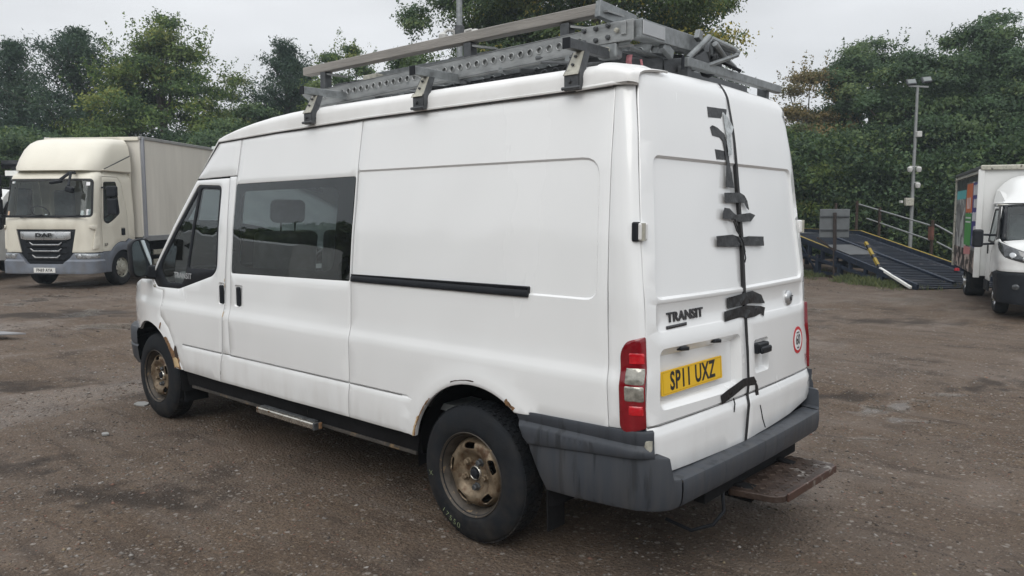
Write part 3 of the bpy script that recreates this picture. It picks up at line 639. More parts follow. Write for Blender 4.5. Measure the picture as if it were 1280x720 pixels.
# ------ rear bumper (swept)
st_ = []   # x, y, nx, ny, top z, bottom z, ledge depth
def bsec(x, y, nx, ny, top, mid, bot, ledge):
    n = Vector((nx, ny)).normalized()
    pr = [(-ledge, top+.006), (-.012, top), (-.003, top-.004), (0, top-.014), (.001, mid), (-.004, bot+.03), (-.014, bot+.008), (-.05, bot), (-.16, bot+.01)]
    return [(x+n.x*o_, y+n.y*o_, z) for o_, z in pr]
for s in (1, -1):
    B = []; dy = 0 if s > 0 else -.095
    side_pts = [(-.318, .978, .625, .575), (-.33, .985, .628, .54), (-.355, .990, .632, .50), (-.39, .991, .635, .44), (-.43, .991, .638, .382), (-.60, .993, .645, .385), (-.80, .992, .652, .395), (-.92, .985, .655, .402), (-.99, .965, .66, .408), (-1.035, .935, .66, .412), (-1.055, .912, .657, .415), (-1.062, .903, .60, .416), (-1.067, .895, .562, .417), (-1.078, .85, .556, .42)]
    for i, (x, y, tp, bt_) in enumerate(side_pts):
        if x > -.9: n = (0, 1)
        else:
            t = min(1, (-.9-x)/.17); n = (-math.sin(t*PI/2), math.cos(t*PI/2))
        B.append(bsec(x, s*(y+dy), n[0], s*n[1], tp, (tp+bt_)/2, bt_, .03 if i < 8 else (.06 if i < 10 else .10)))
    MB().grid(B).build('bumper_corner', BUMP, van, sharp=35)
B = []
for y in np.linspace(.845, -.752, 24): B.append(bsec(-1.080-.018*(1-(y/.9)**2), y, -1, 0, .552-.004*math.cos(y*2), .50, .422, .10))
MB().grid(B).build('rear_bumper', BUMP, van, sharp=35)
# ------ wheels
def wheel_local(kind):
    """returns list of (name, builder, material) in wheel space: axle along y, outer face at y=0 looking +y"""
    out = []
    R_ = .352
    tp = [(.205, -.012), (.222, .000), (.245, .004), (.275, .0015), (.300, -.003), (.322, -.010), (.338, -.020), (.346, -.030), (.3475, -.040)]
    ty = MB().lathe(tp+[(.3475, -.160), (.338, -.175), (.30, -.188), (.22, -.190), (.2, -.18)], (0, 0, 0), 'y', 72)
    # tread ribs as real rings with cross cuts
    for k, (a, b) in enumerate(((-.032, -.058), (-.063, -.094), (-.099, -.130), (-.135, -.162))):
        for j in range(60):
            t0 = 2*PI*(j+.5*(k % 2))/60; t1 = t0+2*PI/60*.80; V = []
            for rr in (.344, .3535):
                for t in (t0, (t0+t1)/2, t1):
                    for yy in (a, b): V.append((rr*math.cos(t), yy, rr*math.sin(t)))
            ty.add(V, [(6, 7, 9, 8), (8, 9, 11, 10), (0, 6, 8, 2), (2, 8, 10, 4), (1, 3, 9, 7), (3, 5, 11, 9), (0, 1, 7, 6), (4, 10, 11, 5)])
    out.append(('tyre', ty, RUBBER))
    rm = MB().lathe([(.208, -.006), (.216, .003), (.219, -.001), (.214, -.012), (.203, -.018), (.197, -.035), (.188, -.045), (.184, -.075), (.176, -.085), (.172, -.16), (.18, -.20)], (0, 0, 0), 'y', 64)
    out.append(('rim_barrel', rm, RIMD))
    return out
def wheel(x, yo, s, mark=False):
    w = bpy.data.objects.new('wheel', None); w.location = (x, s*yo, .352); w.rotation_euler = (0, 0, 0 if s > 0 else PI); link(w, van)
    for nm, b, m_ in wheel_local(0): b.build(nm, m_, w, sharp=40 if nm == 'tyre' else 45)
    # pressed steel disc with slots, by radius
    prof_r = np.array([0, .035, .052, .056, .085, .100, .120, .140, .158, .170, .181, .186]); prof_y = np.array([-.052, -.052, -.052, -.056, -.050, -.040, -.022, -.018, -.024, -.044, -.066, -.075])
    def fn(u, v):
        r = np.hypot(u, v); return np.stack([u, np.interp(r, prof_r, prof_y), v], -1)
    slots = []
    for k in range(5):
        a = math.radians(83-72*k); c, si = math.cos(a), math.sin(a)
        P = rpoly([(-.038, -.015), (.038, -.015), (.034, .016), (-.034, .016)], .014)
        slots.append([((.146+q)*c-p*si, (.146+q)*si+p*c) for p, q in P])
    circ = [(.184*math.cos(t), .184*math.sin(t)) for t in np.linspace(0, 2*PI, 61)[:-1]]
    panel('rim', circ, fn, (0, 1, 0), RIM, w, holes=slots, sp=.018, bsp=.012, depth=.006, edge=.002, lines=[[(r*math.cos(t), r*math.sin(t)) for t in np.linspace(0, 2*PI, 49)] for r in (.052, .1, .12, .158, .17)],
          fns=[lambda u, v: .010*np.clip(np.cos(5*(np.arctan2(v, u)-math.radians(83))), -1, 1)*np.exp(-((np.hypot(u, v)-.145)/.022)**2)], sharp=60)
    hb_ = MB().lathe([(0, -.028), (.018, -.028), (.024, -.032), (.026, -.045), (.034, -.047), (.036, -.056)], (0, 0, 0), 'y', 28); hb_.build('hub_cap', BLACKP, w); MB().lathe([(.030, -.044), (.034, -.040), (.038, -.044), (.040, -.054)], (0, 0, 0), 'y', 28).build('hub_ring', CHROME, w)
    for k in range(5):
        a = math.radians(47+72*k); bo = MB().lathe([(0, -.020), (.013, -.020), (.0165, -.025), (.0165, -.042), (.021, -.044), (.023, -.052)], (.072*math.cos(a), 0, .070*math.sin(a)), 'y', 6)
        bo.build('wheel_nut', DARKST if k % 2 else RIM, w, smooth=False)
    if mark:
        def ring(a0, rad):
            def f(a, b):
                th = math.radians(a0)+a/rad; r = rad+b*-1
                return Vector((-r*math.cos(th)*-1, float(np.interp(r, [.205, .222, .245, .275, .300, .322], [-.012, 0, .004, .0015, -.003, -.010]))+.0008, r*math.sin(th))), Vector((0, 1, 0))
            return f
        chalk = mat('pale_chalk', (.30, .36, .20), .9, var=.3, vs=60)
        def rr(a0, rad, flip):
            def f(a, b):
                th = math.radians(a0)+a/rad; r = rad-b
                y = float(np.interp(r, [.205, .222, .245, .275, .300, .322], [-.012, 0, .004, .0015, -.003, -.010]))+.001
                return Vector((r*math.cos(th), y, r*math.sin(th))), Vector((0, 1, 0))
            return f
        lettering('chalk_mark', '17550', .05, lambda a, b: rr(-62, .298, 0)(-a, b), chalk, w, thick=.0006, bold=-.0012, space=1.25)
        lettering('chalk_mark', 'X', .05, lambda a, b: rr(-10, .292, 0)(-a, b), chalk, w, thick=.0006, bold=-.0014)
    return w
wheel(.070, .990, 1, True).scale = (1.022, 1, 1.022); wheel(3.765, .925, 1); wheel(.025, .88, -1); wheel(3.765, .85, -1)

# ------ underbody
ub = MB()
ub.box((1.9, -.03, .50), (4.4, 1.62, .06)); ub.box((-.62, -.03, .60), (.66, 1.62, .05))
for s in (1, -1): ub.beam((-.95, s*.42, .50), (3.6, s*.42, .44), .07, .12)
ub.tube([(.06, .8, .352), (.025, -.8, .352)], .045, 12); ub.lathe([(0, -.12), (.10, -.1), (.14, 0), (.10, .1), (0, .12)], (.025, -.0, .35), 'y', 20)
ub.tube([(3.3, .1, .36), (.2, 0, .38)], .04, 10); ub.box((1.0, -.55, .36), (1.0, .34, .22)); ub.box((1.7, -.03, .40), (2.5, 1.5, .14)); ub.box((-.7, -.03, .50), (.4, 1.5, .16)); ub.box((2.9, .2, .33), (.9, .9, .18)); ub.box((3.9, 0, .40), (1.1, 1.2, .3))  # the wide flat boxes are added to block light below the van
for s in (1, -1): ub.beam((-.68, s*.52, .47), (.75, s*.52, .47), .065, .03); ub.beam((-.68, s*.52, .44), (.03, s*.52, .40), .065, .02)
ub.tube([(2.6, -.3, .32), (1.6, -.28, .30), (-.3, -.35, .33), (-.95, -.55, .36)], .03, 10)
ub.build('underbody', UNDER, van, bevel=.01)
for s in (1, -1):
    y0 = .95 if s > 0 else .87
    MB().add([(x, s*(y0-yy), z) for x, z in ((-.37, .60), (-.415, .38), (-.42, .17)) for yy in (.0, .13)]+[(x+.008, s*(y0-yy), z) for x, z in ((-.37, .60), (-.415, .38), (-.42, .17)) for yy in (.0, .13)],
        [(0, 1, 3, 2), (2, 3, 5, 4), (6, 8, 9, 7), (8, 10, 11, 9), (0, 2, 8, 6), (2, 4, 10, 8), (1, 7, 9, 3), (3, 9, 11, 5), (4, 5, 11, 10)]).build('mud_flap', UNDER, van)
    MB().box((3.32, s*(y0-.14), .33), (.012, .20, .26)).build('mud_flap', UNDER, van, bevel=.003)
# side step
ss = MB(); ss.tube([(2.06, .985, .372), (1.385, .995, .372)], .001, 4); 
ss = MB(); ss.beam((2.06, 1.0, .372), (1.40, 1.0, .372), .055, .042); ss.build('side_step', CHROME, van, bevel=.010, seg=3)
tr = MB(); tr.beam((2.04, .985, .396), (1.42, .985, .396), .03, .006); tr.build('step_tread', DARKST, van, bevel=.002)
MB().box((1.392, 1.0, .372), (.018, .058, .046)).build('step_end_cap', DARKST, van, bevel=.004)
MB().box((1.378, .985, .375), (.012, .022, .04)).build('rust_patch', RUSTM, van, bevel=.004)
for x in (1.5, 1.95): MB().beam((x, .98, .36), (x, .60, .42), .04, .02).build('step_bracket', UNDER, van)
# rear step and tow gear
SM = mat('worn_brown_step', (.050, .034, .027), .42, .2, var=.5, vs=9, bump=.5, bs=40, spots=((.26, .24, .22), .62, 13, .06))
rs = MB().prism(rpoly([(-1.00, .250), (-1.225, .215), (-1.262, .17), (-1.285, -.45), (-1.262, -.50), (-1.02, -.48)], .02), lambda a, b: (a, b, .335), (0, 0, -.035)).build('rear_step', SM, van, bevel=.006)
tk = MB()
for i in range(14):
    for j in range(5):
        x = -1.045-.045*j; y = .19-.048*i+(j % 2)*.01
        tk.box((x, y, .3365), (.026, .006, .004), Matrix.Rotation(.7 if (i+j) % 2 else -.7, 3, 'Z'))
tk.build('tread_bar', mat('worn_tread_bar', (.11, .085, .07), .35, .4, var=.5, vs=30), rs, kind='stuff')
MB().beam((-1.268, .15, .320), (-1.287, -.46, .320), .012, .042).build('step_front_edge', mat('brown_edge_highlight', (.075, .040, .030), .45, .2, var=.4, vs=25, spots=((.22, .19, .17), .6, 16, .1)), rs, bevel=.004)  # pale spots paint a highlight into the brown edge
tb = MB(); tb.beam((-.9, .18, .32), (-1.1, .15, .30), .08, .07); tb.beam((-.9, -.35, .33), (-1.1, -.35, .31), .06, .06); tb.beam((-.98, .5, .36), (-.98, -.6, .36), .06, .07); tb.box((-.93, .33, .33), (.10, .14, .008))
tb.build('tow_frame', UNDER, van, bevel=.005)
tc_ = MB(); tc_.tube([(-1.0, .30, .34), (-1.03, .34, .25), (-1.0, .39, .19), (-.92, .46, .16), (-.8, .5, .2)], .009, 8); tc_.build('towing_cable', BLACKP, van)
# ------ rust and damage
def decal(nm, P, fn, outd, m_, off=.0015, amp=.0015, s_=.01): return panel(nm, P, fn, outd, m_, van, off=off, depth=.001, sp=.02, bsp=s_, edge=0, fns=[lambda u, v: amp*np.sin(u*190)*np.sin(v*160)])
def jag(P, amp, sp, seed):
    r = np.random.default_rng(seed); Q = resample(P, sp); return [(a+r.normal(0, amp), b+r.normal(0, amp)) for a, b in Q]
wing_rust = [(3.755-.463*math.cos(math.radians(a)), .36+.463*math.sin(math.radians(a))) for a in (17, 26, 34, 42, 50)]+[(3.755-.505*math.cos(math.radians(a)), .36+.505*math.sin(math.radians(a))) for a in (47, 40, 35)]+[(3.755-.55*math.cos(math.radians(a)), .36+.54*math.sin(math.radians(a))) for a in (28, 22, 14)]
fo = [flare(*AF, .012, .07)]
def wdecal(nm, P, m_, o_): return panel(nm, P, fL, (0, 1, 0), m_, van, off=o_, depth=.001, sp=.02, bsp=.012, edge=0, fns=fo)
wdecal('rust_patch', jag(wing_rust, .004, .02, 3), RUSTM, .0015)
wdecal('rust_patch', jag([(3.245, .505), (3.30, .50), (3.315, .57), (3.285, .58), (3.255, .56)], .003, .02, 5), RUSTL, .004)
wdecal('rust_hole', jag([(3.262, .655), (3.285, .67), (3.30, .64), (3.285, .575), (3.258, .568), (3.250, .60)], .003, .02, 6), RUSTD, .006)
wdecal('rust_patch', jag([(3.50, .84), (3.515, .85), (3.52, .79), (3.508, .78)], .002, .02, 7), RUSTM, .002)
decal('rust_hole', jag([(2.606, .565), (2.598, .56), (2.47, .482), (2.60, .482)], .002, .02, 8), fL, (0, 1, 0), RUSTD, .006)
decal('rust_hole', jag([(2.42, .56), (2.405, .54), (2.365, .482), (2.398, .482)], .002, .02, 9), fL, (0, 1, 0), RUSTD, .006)
fa = [flare(*AR)]
def adecal(P, m_, o_=.0015): return panel('rust_patch', P, fL, (0, 1, 0), m_, van, off=o_, depth=.001, sp=.02, bsp=.012, edge=0, fns=fa)
def arcband(a0, a1, r0, r1, n=10): return [(AR[0]+r0*math.cos(math.radians(a)), AR[1]+r0*math.sin(math.radians(a))) for a in np.linspace(a0, a1, n)]+[(AR[0]+r1*math.cos(math.radians(a)), AR[1]+r1*math.sin(math.radians(a))) for a in np.linspace(a1, a0, n)]
adecal(jag(arcband(15, 48, .471, .478), .0018, .02, 10), RUSTM); adecal(jag(arcband(14, 30, .476, .486), .002, .02, 11), RUSTL, .0022)
adecal(jag(arcband(118, 126, .472, .495), .003, .015, 12), RUSTM); adecal(jag(arcband(72, 92, .490, .494), .001, .02, 13), RUSTD)
for (x, z, w, h) in ((2.53, 1.20, .006, .03), (2.535, 1.0, .008, .04), (2.533, 1.235, .005, .02)): decal('rust_patch', jag([(x, z), (x-w, z), (x-w, z-h), (x, z-h)], .001, .01, 14), fL, (0, 1, 0), RUSTL, .003)
MB().lathe([(0, .012), (.010, .011), (.014, .004), (.014, -.005)], tuple(pt(fL, 3.635, 1.118)), 'y', 16).build('wing_repeater', CLEARL, van)
MB().lathe([(0, -.02), (.008, -.018), (.010, .0), (.010, .02)], (-.80, -.795, 2.26), 'y', 12).build('door_check_peg', ROOFW, van)

# ------ mirrors
for s in (1, -1):
    mm = MB(); o_ = Vector((3.70, s*1.045, 1.345))
    V = []
    for k, (dx, sc2) in enumerate(((-.045, .96), (-.035, 1.0), (.01, 1.0), (.05, .92), (.075, .72), (.085, .45))):
        for (a, b) in rpoly([(-.085, -.145), (.075, -.165), (.085, .145), (-.07, .16)], .06, 4): V.append(o_+Vector((dx, s*a*sc2, b*sc2)))
    n = 20; F = [(k*n+i, k*n+(i+1) % n, (k+1)*n+(i+1) % n, (k+1)*n+i) for k in range(5) for i in range(n)]+[tuple(5*n+i for i in range(n))]
    mm.add(V, F); hs = mm.build('door_mirror', BLACKP, van, sharp=60)
    MB().add([o_+Vector((-.042, s*a*.92, b*.92)) for a, b in rpoly([(-.085, -.145), (.075, -.165), (.085, .145), (-.07, .16)], .06, 4)], [tuple(range(n))]).build('mirror_glass', mat('mirror_surface', (.45, .5, .52), .04, 1, var=.05, rv=.02), hs, smooth=False)
    MB().beam((3.70, s*1.0, 1.235), (3.66, s*.90, 1.215), .09, .11).build('mirror_arm', BLACKP, van, bevel=.02, seg=3)
# ------ interior
fl = MB(); fl.box((1.95, -.03, .62), (3.2, 1.7, .04)); fl.build('cab_floor', INTER, van)
MB().box((1.10, -.03, 1.38), (.03, 1.68, 1.55)).build('bulkhead', LINING, van)
def seat(x, y, w, m_=SEAT, hd=True):
    se = MB(); se.box((x+.02, y, .92), (.50, w, .16)); o_ = se.build('seat', m_, van, bevel=.04, seg=3)
    MB().box((x-.24, y, 1.26), (.13, w, .62), Matrix.Rotation(-.14, 3, 'Y')).build('backrest', m_, o_, bevel=.045, seg=3)
    if hd:
        for k in ((0,) if w < .7 else (-.45, 0, .45)):
            MB().box((x-.30, y+k, 1.715), (.10, .27, .17), Matrix.Rotation(-.1, 3, 'Y')).build('headrest', m_, o_, bevel=.04, seg=3)
            p_ = MB(); p_.tube([(x-.29, y+k-.06, 1.52), (x-.30, y+k-.06, 1.68)], .007, 6); p_.tube([(x-.29, y+k+.06, 1.52), (x-.30, y+k+.06, 1.68)], .007, 6); p_.build('headrest_post', DARKST, o_)
seat(2.72, .50, .50); seat(2.72, -.30, .9, hd=False); seat(2.72, -.58, .5)
seat(1.75, -.02, 1.45)
MB().box((3.45, 0, 1.06), (.45, 1.6, .32)).build('dashboard', INTER, van, bevel=.06, seg=3)
sw = MB(); sw.tube([(3.16+.07*math.sin(t), -.42+.19*math.cos(t), 1.20+.17*math.sin(t)) for t in np.linspace(0, 2*PI, 25)], .014, 6, caps=False); sw.beam((3.16, -.60, 1.2), (3.16, -.24, 1.2), .04, .03); sw.build('steering_wheel', BLACKP, van)
cg = MB().box((1.95, 0, 2.19), (2.0, 1.6, .02)); cg.build('headlining', LINING, van)

# ------ roof bars, clamped to the gutter
for x, tipy in ((1.568, .925), (.54, .925), (-.497, .925)):
    rb = MB(); rb.beam((x, tipy, 2.462), (x, -tipy+.02, 2.462), .038, .046); b_ = rb.build('roof_bar', GALV if x > 0 else DARKST, van, bevel=.004)
    MB().box((x, tipy+.004, 2.462), (.042, .008, .05)).build('bar_end_cap', BLACKP, b_, bevel=.002)
    for s in (1, -1):
        bk = MB(); yb = .835*s
        bk.add([(x-.030, yb, 2.438), (x+.030, yb, 2.438), (x+.038, s*.888, 2.335), (x-.038, s*.888, 2.335), (x-.030, yb-s*.006, 2.438), (x+.030, yb-s*.006, 2.438), (x+.038, s*.882, 2.335), (x-.038, s*.882, 2.335)],
               [(0, 1, 2, 3), (4, 7, 6, 5), (0, 3, 7, 4), (1, 5, 6, 2), (0, 4, 5, 1), (3, 2, 6, 7)])
        bk.build('bar_bracket', CREAMST, b_, sharp=20)
        for e in (-1, 1):
            w_ = MB(); w_.add([(x+e*.031, yb, 2.438), (x+e*.039, s*.888, 2.335), (x+e*.039, s*.886, 2.258), (x+e*.039, s*.872, 2.258), (x+e*.034, s*.80, 2.438)]+[(x+e*.036, yb, 2.438), (x+e*.044, s*.888, 2.335), (x+e*.044, s*.886, 2.258), (x+e*.044, s*.872, 2.258), (x+e*.039, s*.80, 2.438)],
                [(0, 1, 2, 3, 4), (9, 8, 7, 6, 5)]+[(i, 5+i, 5+(i+1) % 5, (i+1) % 5) for i in range(5)]); w_.build('bracket_web', DARKST, b_, smooth=False)
        ft = MB(); ft.box((x, s*.888, 2.298), (.078, .010, .070)); ft.box((x, s*.880, 2.262), (.070, .022, .008)); ft.build('gutter_clamp', DARKST, b_, bevel=.003)
        MB().add([(x-.040, s*.889, 2.345), (x+.040, s*.889, 2.345), (x+.042, s*.900, 2.326), (x-.042, s*.900, 2.326)], [(0, 1, 2, 3)]).build('clamp_cover', CREAMST, b_, smooth=False).modifiers.new('t', 'SOLIDIFY').thickness = .004
        for bz, by, br in ((2.298, .893, .009), (2.375, .868, .006), (2.415, .846, .006)):
            MB().lathe([(0, s*.012), (br, s*.012), (br*1.15, 0)], (x+.006, s*by, bz), 'y', 8).build('clamp_bolt', DARKST, b_, smooth=False)
        MB().tube([(x-.052, s*.893, 2.268), (x+.052, s*.893, 2.268)], .008, 8).build('clamp_rod', DARKST, b_)
# rear roller bar over the doors
rr_ = MB(); rr_.beam((-.722, .26, 2.446), (-.735, -.86, 2.435), .040, .045); rl = rr_.build('rear_roller_bar', GALV, van, bevel=.005)
for y in (-.72, .22): MB().box((-.70, y, 2.40), (.06, .04, .07)).build('roller_mount', DARKST, rl, bevel=.004)
mp_ = MB(); mp_.tube([(-.735, .30, 2.40), (-.735, .30, 2.47)], .008, 8); mp_.build('roller_pin', BLACKP, rl)
# faceted lifted mirror-like strap
# ================================================================== LADDER LOADING RACK on the bars
rack = thing('ladder_rack', 'grey perforated ladder loading rack with long top clamp beam lying across the van roof bars', 'ladder rack', (0, 0, 0))
def prail(y, x0, x1, z0, z1, h, nm, m_, hole=.020, pitch=.088, slope=.9):
    """perforated channel rail from x0 (rear) to x1 (front): web with real round holes, flanges top and bottom"""
    Lr = x1-x0
    P = [(0, 0), (Lr-slope*h*1.6, 0), (Lr, h*.92), (Lr-.01, h), (0, h)]
    hs = []; n = int((Lr-.20)/pitch)
    for i in range(n):
        cx = .10+i*pitch; hs.append([(cx+hole*math.cos(t), h*.55+hole*math.sin(t)) for t in np.linspace(0, 2*PI, 15)[:-1]])
    fn = lambda u, v: np.stack([x0+u, np.full_like(u, y), z0+(z1-z0)*u/Lr+v], -1)
    r_ = panel(nm, P, fn, (0, 1, 0), m_, rack, holes=hs, sp=.2, bsp=.1, depth=.005, edge=0, sharp=30)
    fl_ = MB()
    for v in (0, h): fl_.beam((x0, y-.018, z0+v), (x1-(slope*h*1.6 if v == 0 else 0), y-.018, z0+(z1-z0)*(1 if v else .95)+v), .036, .006)
    fl_.build('rail_flange', m_, r_)
    # raised rims round the holes
    rg = MB()
    for q in hs[::1]:
        cx = sum(a for a, b in q)/14; rg.tube([(x0+cx+(hole+.003)*math.cos(t), y+.002, z0+(z1-z0)*cx/Lr+h*.55+(hole+.003)*math.sin(t)) for t in np.linspace(0, 2*PI, 13)], .003, 4, caps=False)
    rg.build('hole_rim', m_, r_, kind='stuff')
    # backing channel behind some of the holes (pressed blanks)
    bk = MB(); bk.beam((x0+.05, y-.010, (z0+h*.55)+.0), (x1-.30, y-.010, z0+(z1-z0)*(1-.3/Lr)+h*.55), .004, h*.7); bk.build('rail_backing', m_, r_)
    return r_
prail(.60, -.62, 2.05, 2.492, 2.412+.005, .105, 'perforated_rail', ALU, hole=.015, pitch=.064)
prail(.18, -.60, 2.25, 2.50, 2.43, .09, 'perforated_rail', GALV)
# lower perforated rail seen beneath, with big holes
prail(.50, -.35, 1.1, 2.40, 2.37, .07, 'lower_rail', DARKST, hole=.022, pitch=.075)
# top clamp beam
tp = MB(); tp.beam((-.31, .40, 2.735), (2.28, .40, 2.722), .070, .058); tp.build('top_beam', WOODG, rack, bevel=.006)
ub_ = MB(); ub_.beam((-.32, .44, 2.735), (-.36, .16, 2.700), .035, .085); ub_.build('top_beam_bracket', GALV, rack, bevel=.004)
ub_ = MB(); ub_.box((-.338, .30, 2.722), (.052, .22, .010)); ub_.build('bracket_lip', ALU, rack)
for x, z0 in ((2.05, 2.52), (.62, 2.57), (-.10, 2.60)):
    r_ = MB(); r_.box((x, .40, (z0+2.70)/2), (.06, .06, 2.70-z0)); r_.box((x, .37, z0), (.10, .16, .02)); r_.build('beam_riser', DARKST, rack, bevel=.006)
    MB().beam((x-.02, .40, 2.68), (x-.16, .34, 2.655), .035, .012).build('riser_stay', ALU, rack)
# cross members and diagonals between rails
for x in (1.9, 1.25, .95, .2, -.25): MB().beam((x, .60, 2.47), (x, .18, 2.49), .03, .03).build('cross_tube', GALV, rack, bevel=.003)
for a, b in (((1.75, .58, 2.455), (1.25, .0, 2.44)), ((.95, .58, 2.46), (.3, -.1, 2.44)), ((.5, .58, 2.44), (.85, -.05, 2.44)), ((1.3, .55, 2.44), (1.7, -.1, 2.45)), ((.1, .55, 2.46), (-.3, .0, 2.45))):
    MB().beam(a, b, .035, .018).build('diagonal_stay', DARKST, rack, bevel=.002)
# folding hinge gear at the front end
hg_ = MB(); hg_.box((1.78, .38, 2.565), (.34, .05, .075)); hg_.build('hinge_block', DARKST, rack, bevel=.006)
hg_ = MB(); hg_.box((1.52, .40, 2.585), (.14, .07, .065)); hg_.build('hinge_block', CREAMST, rack, bevel=.006)
for x in (1.95, 1.86, 1.74, 1.66): MB().lathe([(0, .03), (.018, .03), (.022, 0), (.022, -.05)], (x, .41, 2.545+.03*(x < 1.8)), 'y', 12).build('pivot_bolt', BLACKP, rack)
# second inner rail standing above
ir = MB(); ir.beam((-.45, .33, 2.615), (1.6, .33, 2.600), .035, .085); ir.build('inner_rail', GALV, rack, bevel=.004)
ir = MB(); ir.beam((-.50, -.35, 2.54), (2.1, -.35, 2.49), .035, .075); ir.build('far_rail', GALV, rack, bevel=.004)
# rear cross beam with plate
cb = MB(); cb.beam((-.645, .60, 2.560), (-.645, -.12, 2.565), .075, .085); cb_ = cb.build('rear_cross_beam', GALV, rack, bevel=.005)
MB().box((-.685, .49, 2.563), (.004, .20, .062)).build('beam_plate', mat('pale_zinc_plate', (.40, .41, .42), .4, .5, var=.12), cb_, bevel=.002)
MB().box((-.50, .612, 2.555), (.30, .012, .095)).build('joint_plate', ALU, rack, bevel=.003)
for x, z in ((-.37, 2.585), (-.37, 2.53), (-.44, 2.585), (-.44, 2.53), (-.51, 2.59), (-.51, 2.535), (-.56, 2.56)):
    MB().lathe([(0, .016), (.008, .016), (.012, .010), (.013, 0)], (x, .618, z), 'y', 8).build('rack_bolt', DARKST if x != -.56 else CREAMST, rack, smooth=False)
MB().box((-.60, .622, 2.565), (.028, .012, .06)).build('slot_plate', ALU, rack, bevel=.003)
MB().box((-.50, .585, 2.475), (.11, .06, .075)).build('pivot_block', GALV, rack, bevel=.012)
MB().lathe([(0, .02), (.014, .018), (.018, 0)], (-.50, .615, 2.475), 'y', 12).build('pivot_bolt', CREAMST, rack)
# bent lever arms hanging from the cross beam
lv = MB()
Lp = [(-.30, .52, 2.46), (-.50, .42, 2.435), (-.62, .30, 2.43), (-.70, .12, 2.455), (-.72, .03, 2.50), (-.70, -.02, 2.56)]
for a, b in zip(Lp[:-1], Lp[1:]): lv.beam(a, b, .03, .07)
lv.build('bent_lever', DARKST, rack, bevel=.006)
for (a, b) in (((-.70, .19, 2.475), (-.74, .04, 2.60)), ((-.76, .02, 2.565), (-.76, -.10, 2.505)), ((-.72, -.02, 2.60), (-.80, -.14, 2.55)), ((-.68, -.10, 2.60), (-.78, -.22, 2.55))):
    MB().tube([a, b], .016, 10).build('lever_tube', GALV, rack)
for (a, b, w_, h_) in (((-.66, .10, 2.50), (-.70, -.16, 2.47), .03, .05), ((-.64, -.1, 2.56), (-.70, -.25, 2.54), .05, .06), ((-.45, .40, 2.50), (-.62, .10, 2.50), .02, .03)):
    MB().beam(a, b, w_, h_).build('lever_link', DARKST, rack, bevel=.004)
for (a, b, r_0) in (((-.72, .08, 2.44), (-.80, -.16, 2.53), .012), ((-.70, -.04, 2.52), (-.78, -.24, 2.46), .010), ((-.66, -.20, 2.58), (-.70, -.34, 2.50), .014), ((-.60, .02, 2.49), (-.62, -.30, 2.49), .018), ((-.55, .50, 2.50), (-.60, .20, 2.47), .012)):
    MB().tube([a, b], r_0, 8).build('lever_tube', GALV if r_0 > .011 else BLACKP, rack)
for (c_, d_) in (((-.69, -.16, 2.555), (.05, .05, .07)), ((-.71, .10, 2.60), (.03, .04, .05)), ((-.70, -.06, 2.49), (.06, .03, .08)), ((-.66, .33, 2.50), (.03, .10, .045))):
    MB().box(c_, d_, Matrix.Rotation(.4, 3, 'X')).build('catch_plate', DARKST if d_[0] > .04 else GALV, rack, bevel=.004)
MB().lathe([(.0, .03), (.035, .03), (.045, .0), (.035, -.03), (0, -.03)], (-.70, -.03, 2.45), 'x', 16).build('lever_roller', BLACKP, rack)
ln = MB(); ln.tube([(-.10, .62, 2.47), (-.22, .60, 2.455), (-.35, .58, 2.435), (-.48, .56, 2.43)], .008, 6); ln.tube([(-.05, .60, 2.50), (-.2, .56, 2.49), (-.42, .54, 2.48)], .012, 6); ln.build('gas_strut', DARKST, rack)
PK = mat('faded_pink_ribbon', (.42, .17, .19), .8, var=.3, vs=40)
MB().grid([[(-.60+.03*j+.01*math.sin(i), .545+.004*j-.006*i, 2.455-.028*i) for j in range(2)] for i in range(4)]).build('pink_ribbon', PK, rack).modifiers.new('t', 'SOLIDIFY').thickness = .002
MB().grid([[(-.645+.012*j, .53-.008*i, 2.43-.02*i) for j in range(2)] for i in range(4)]).build('pink_ribbon', PK, rack).modifiers.new('t', 'SOLIDIFY').thickness = .002
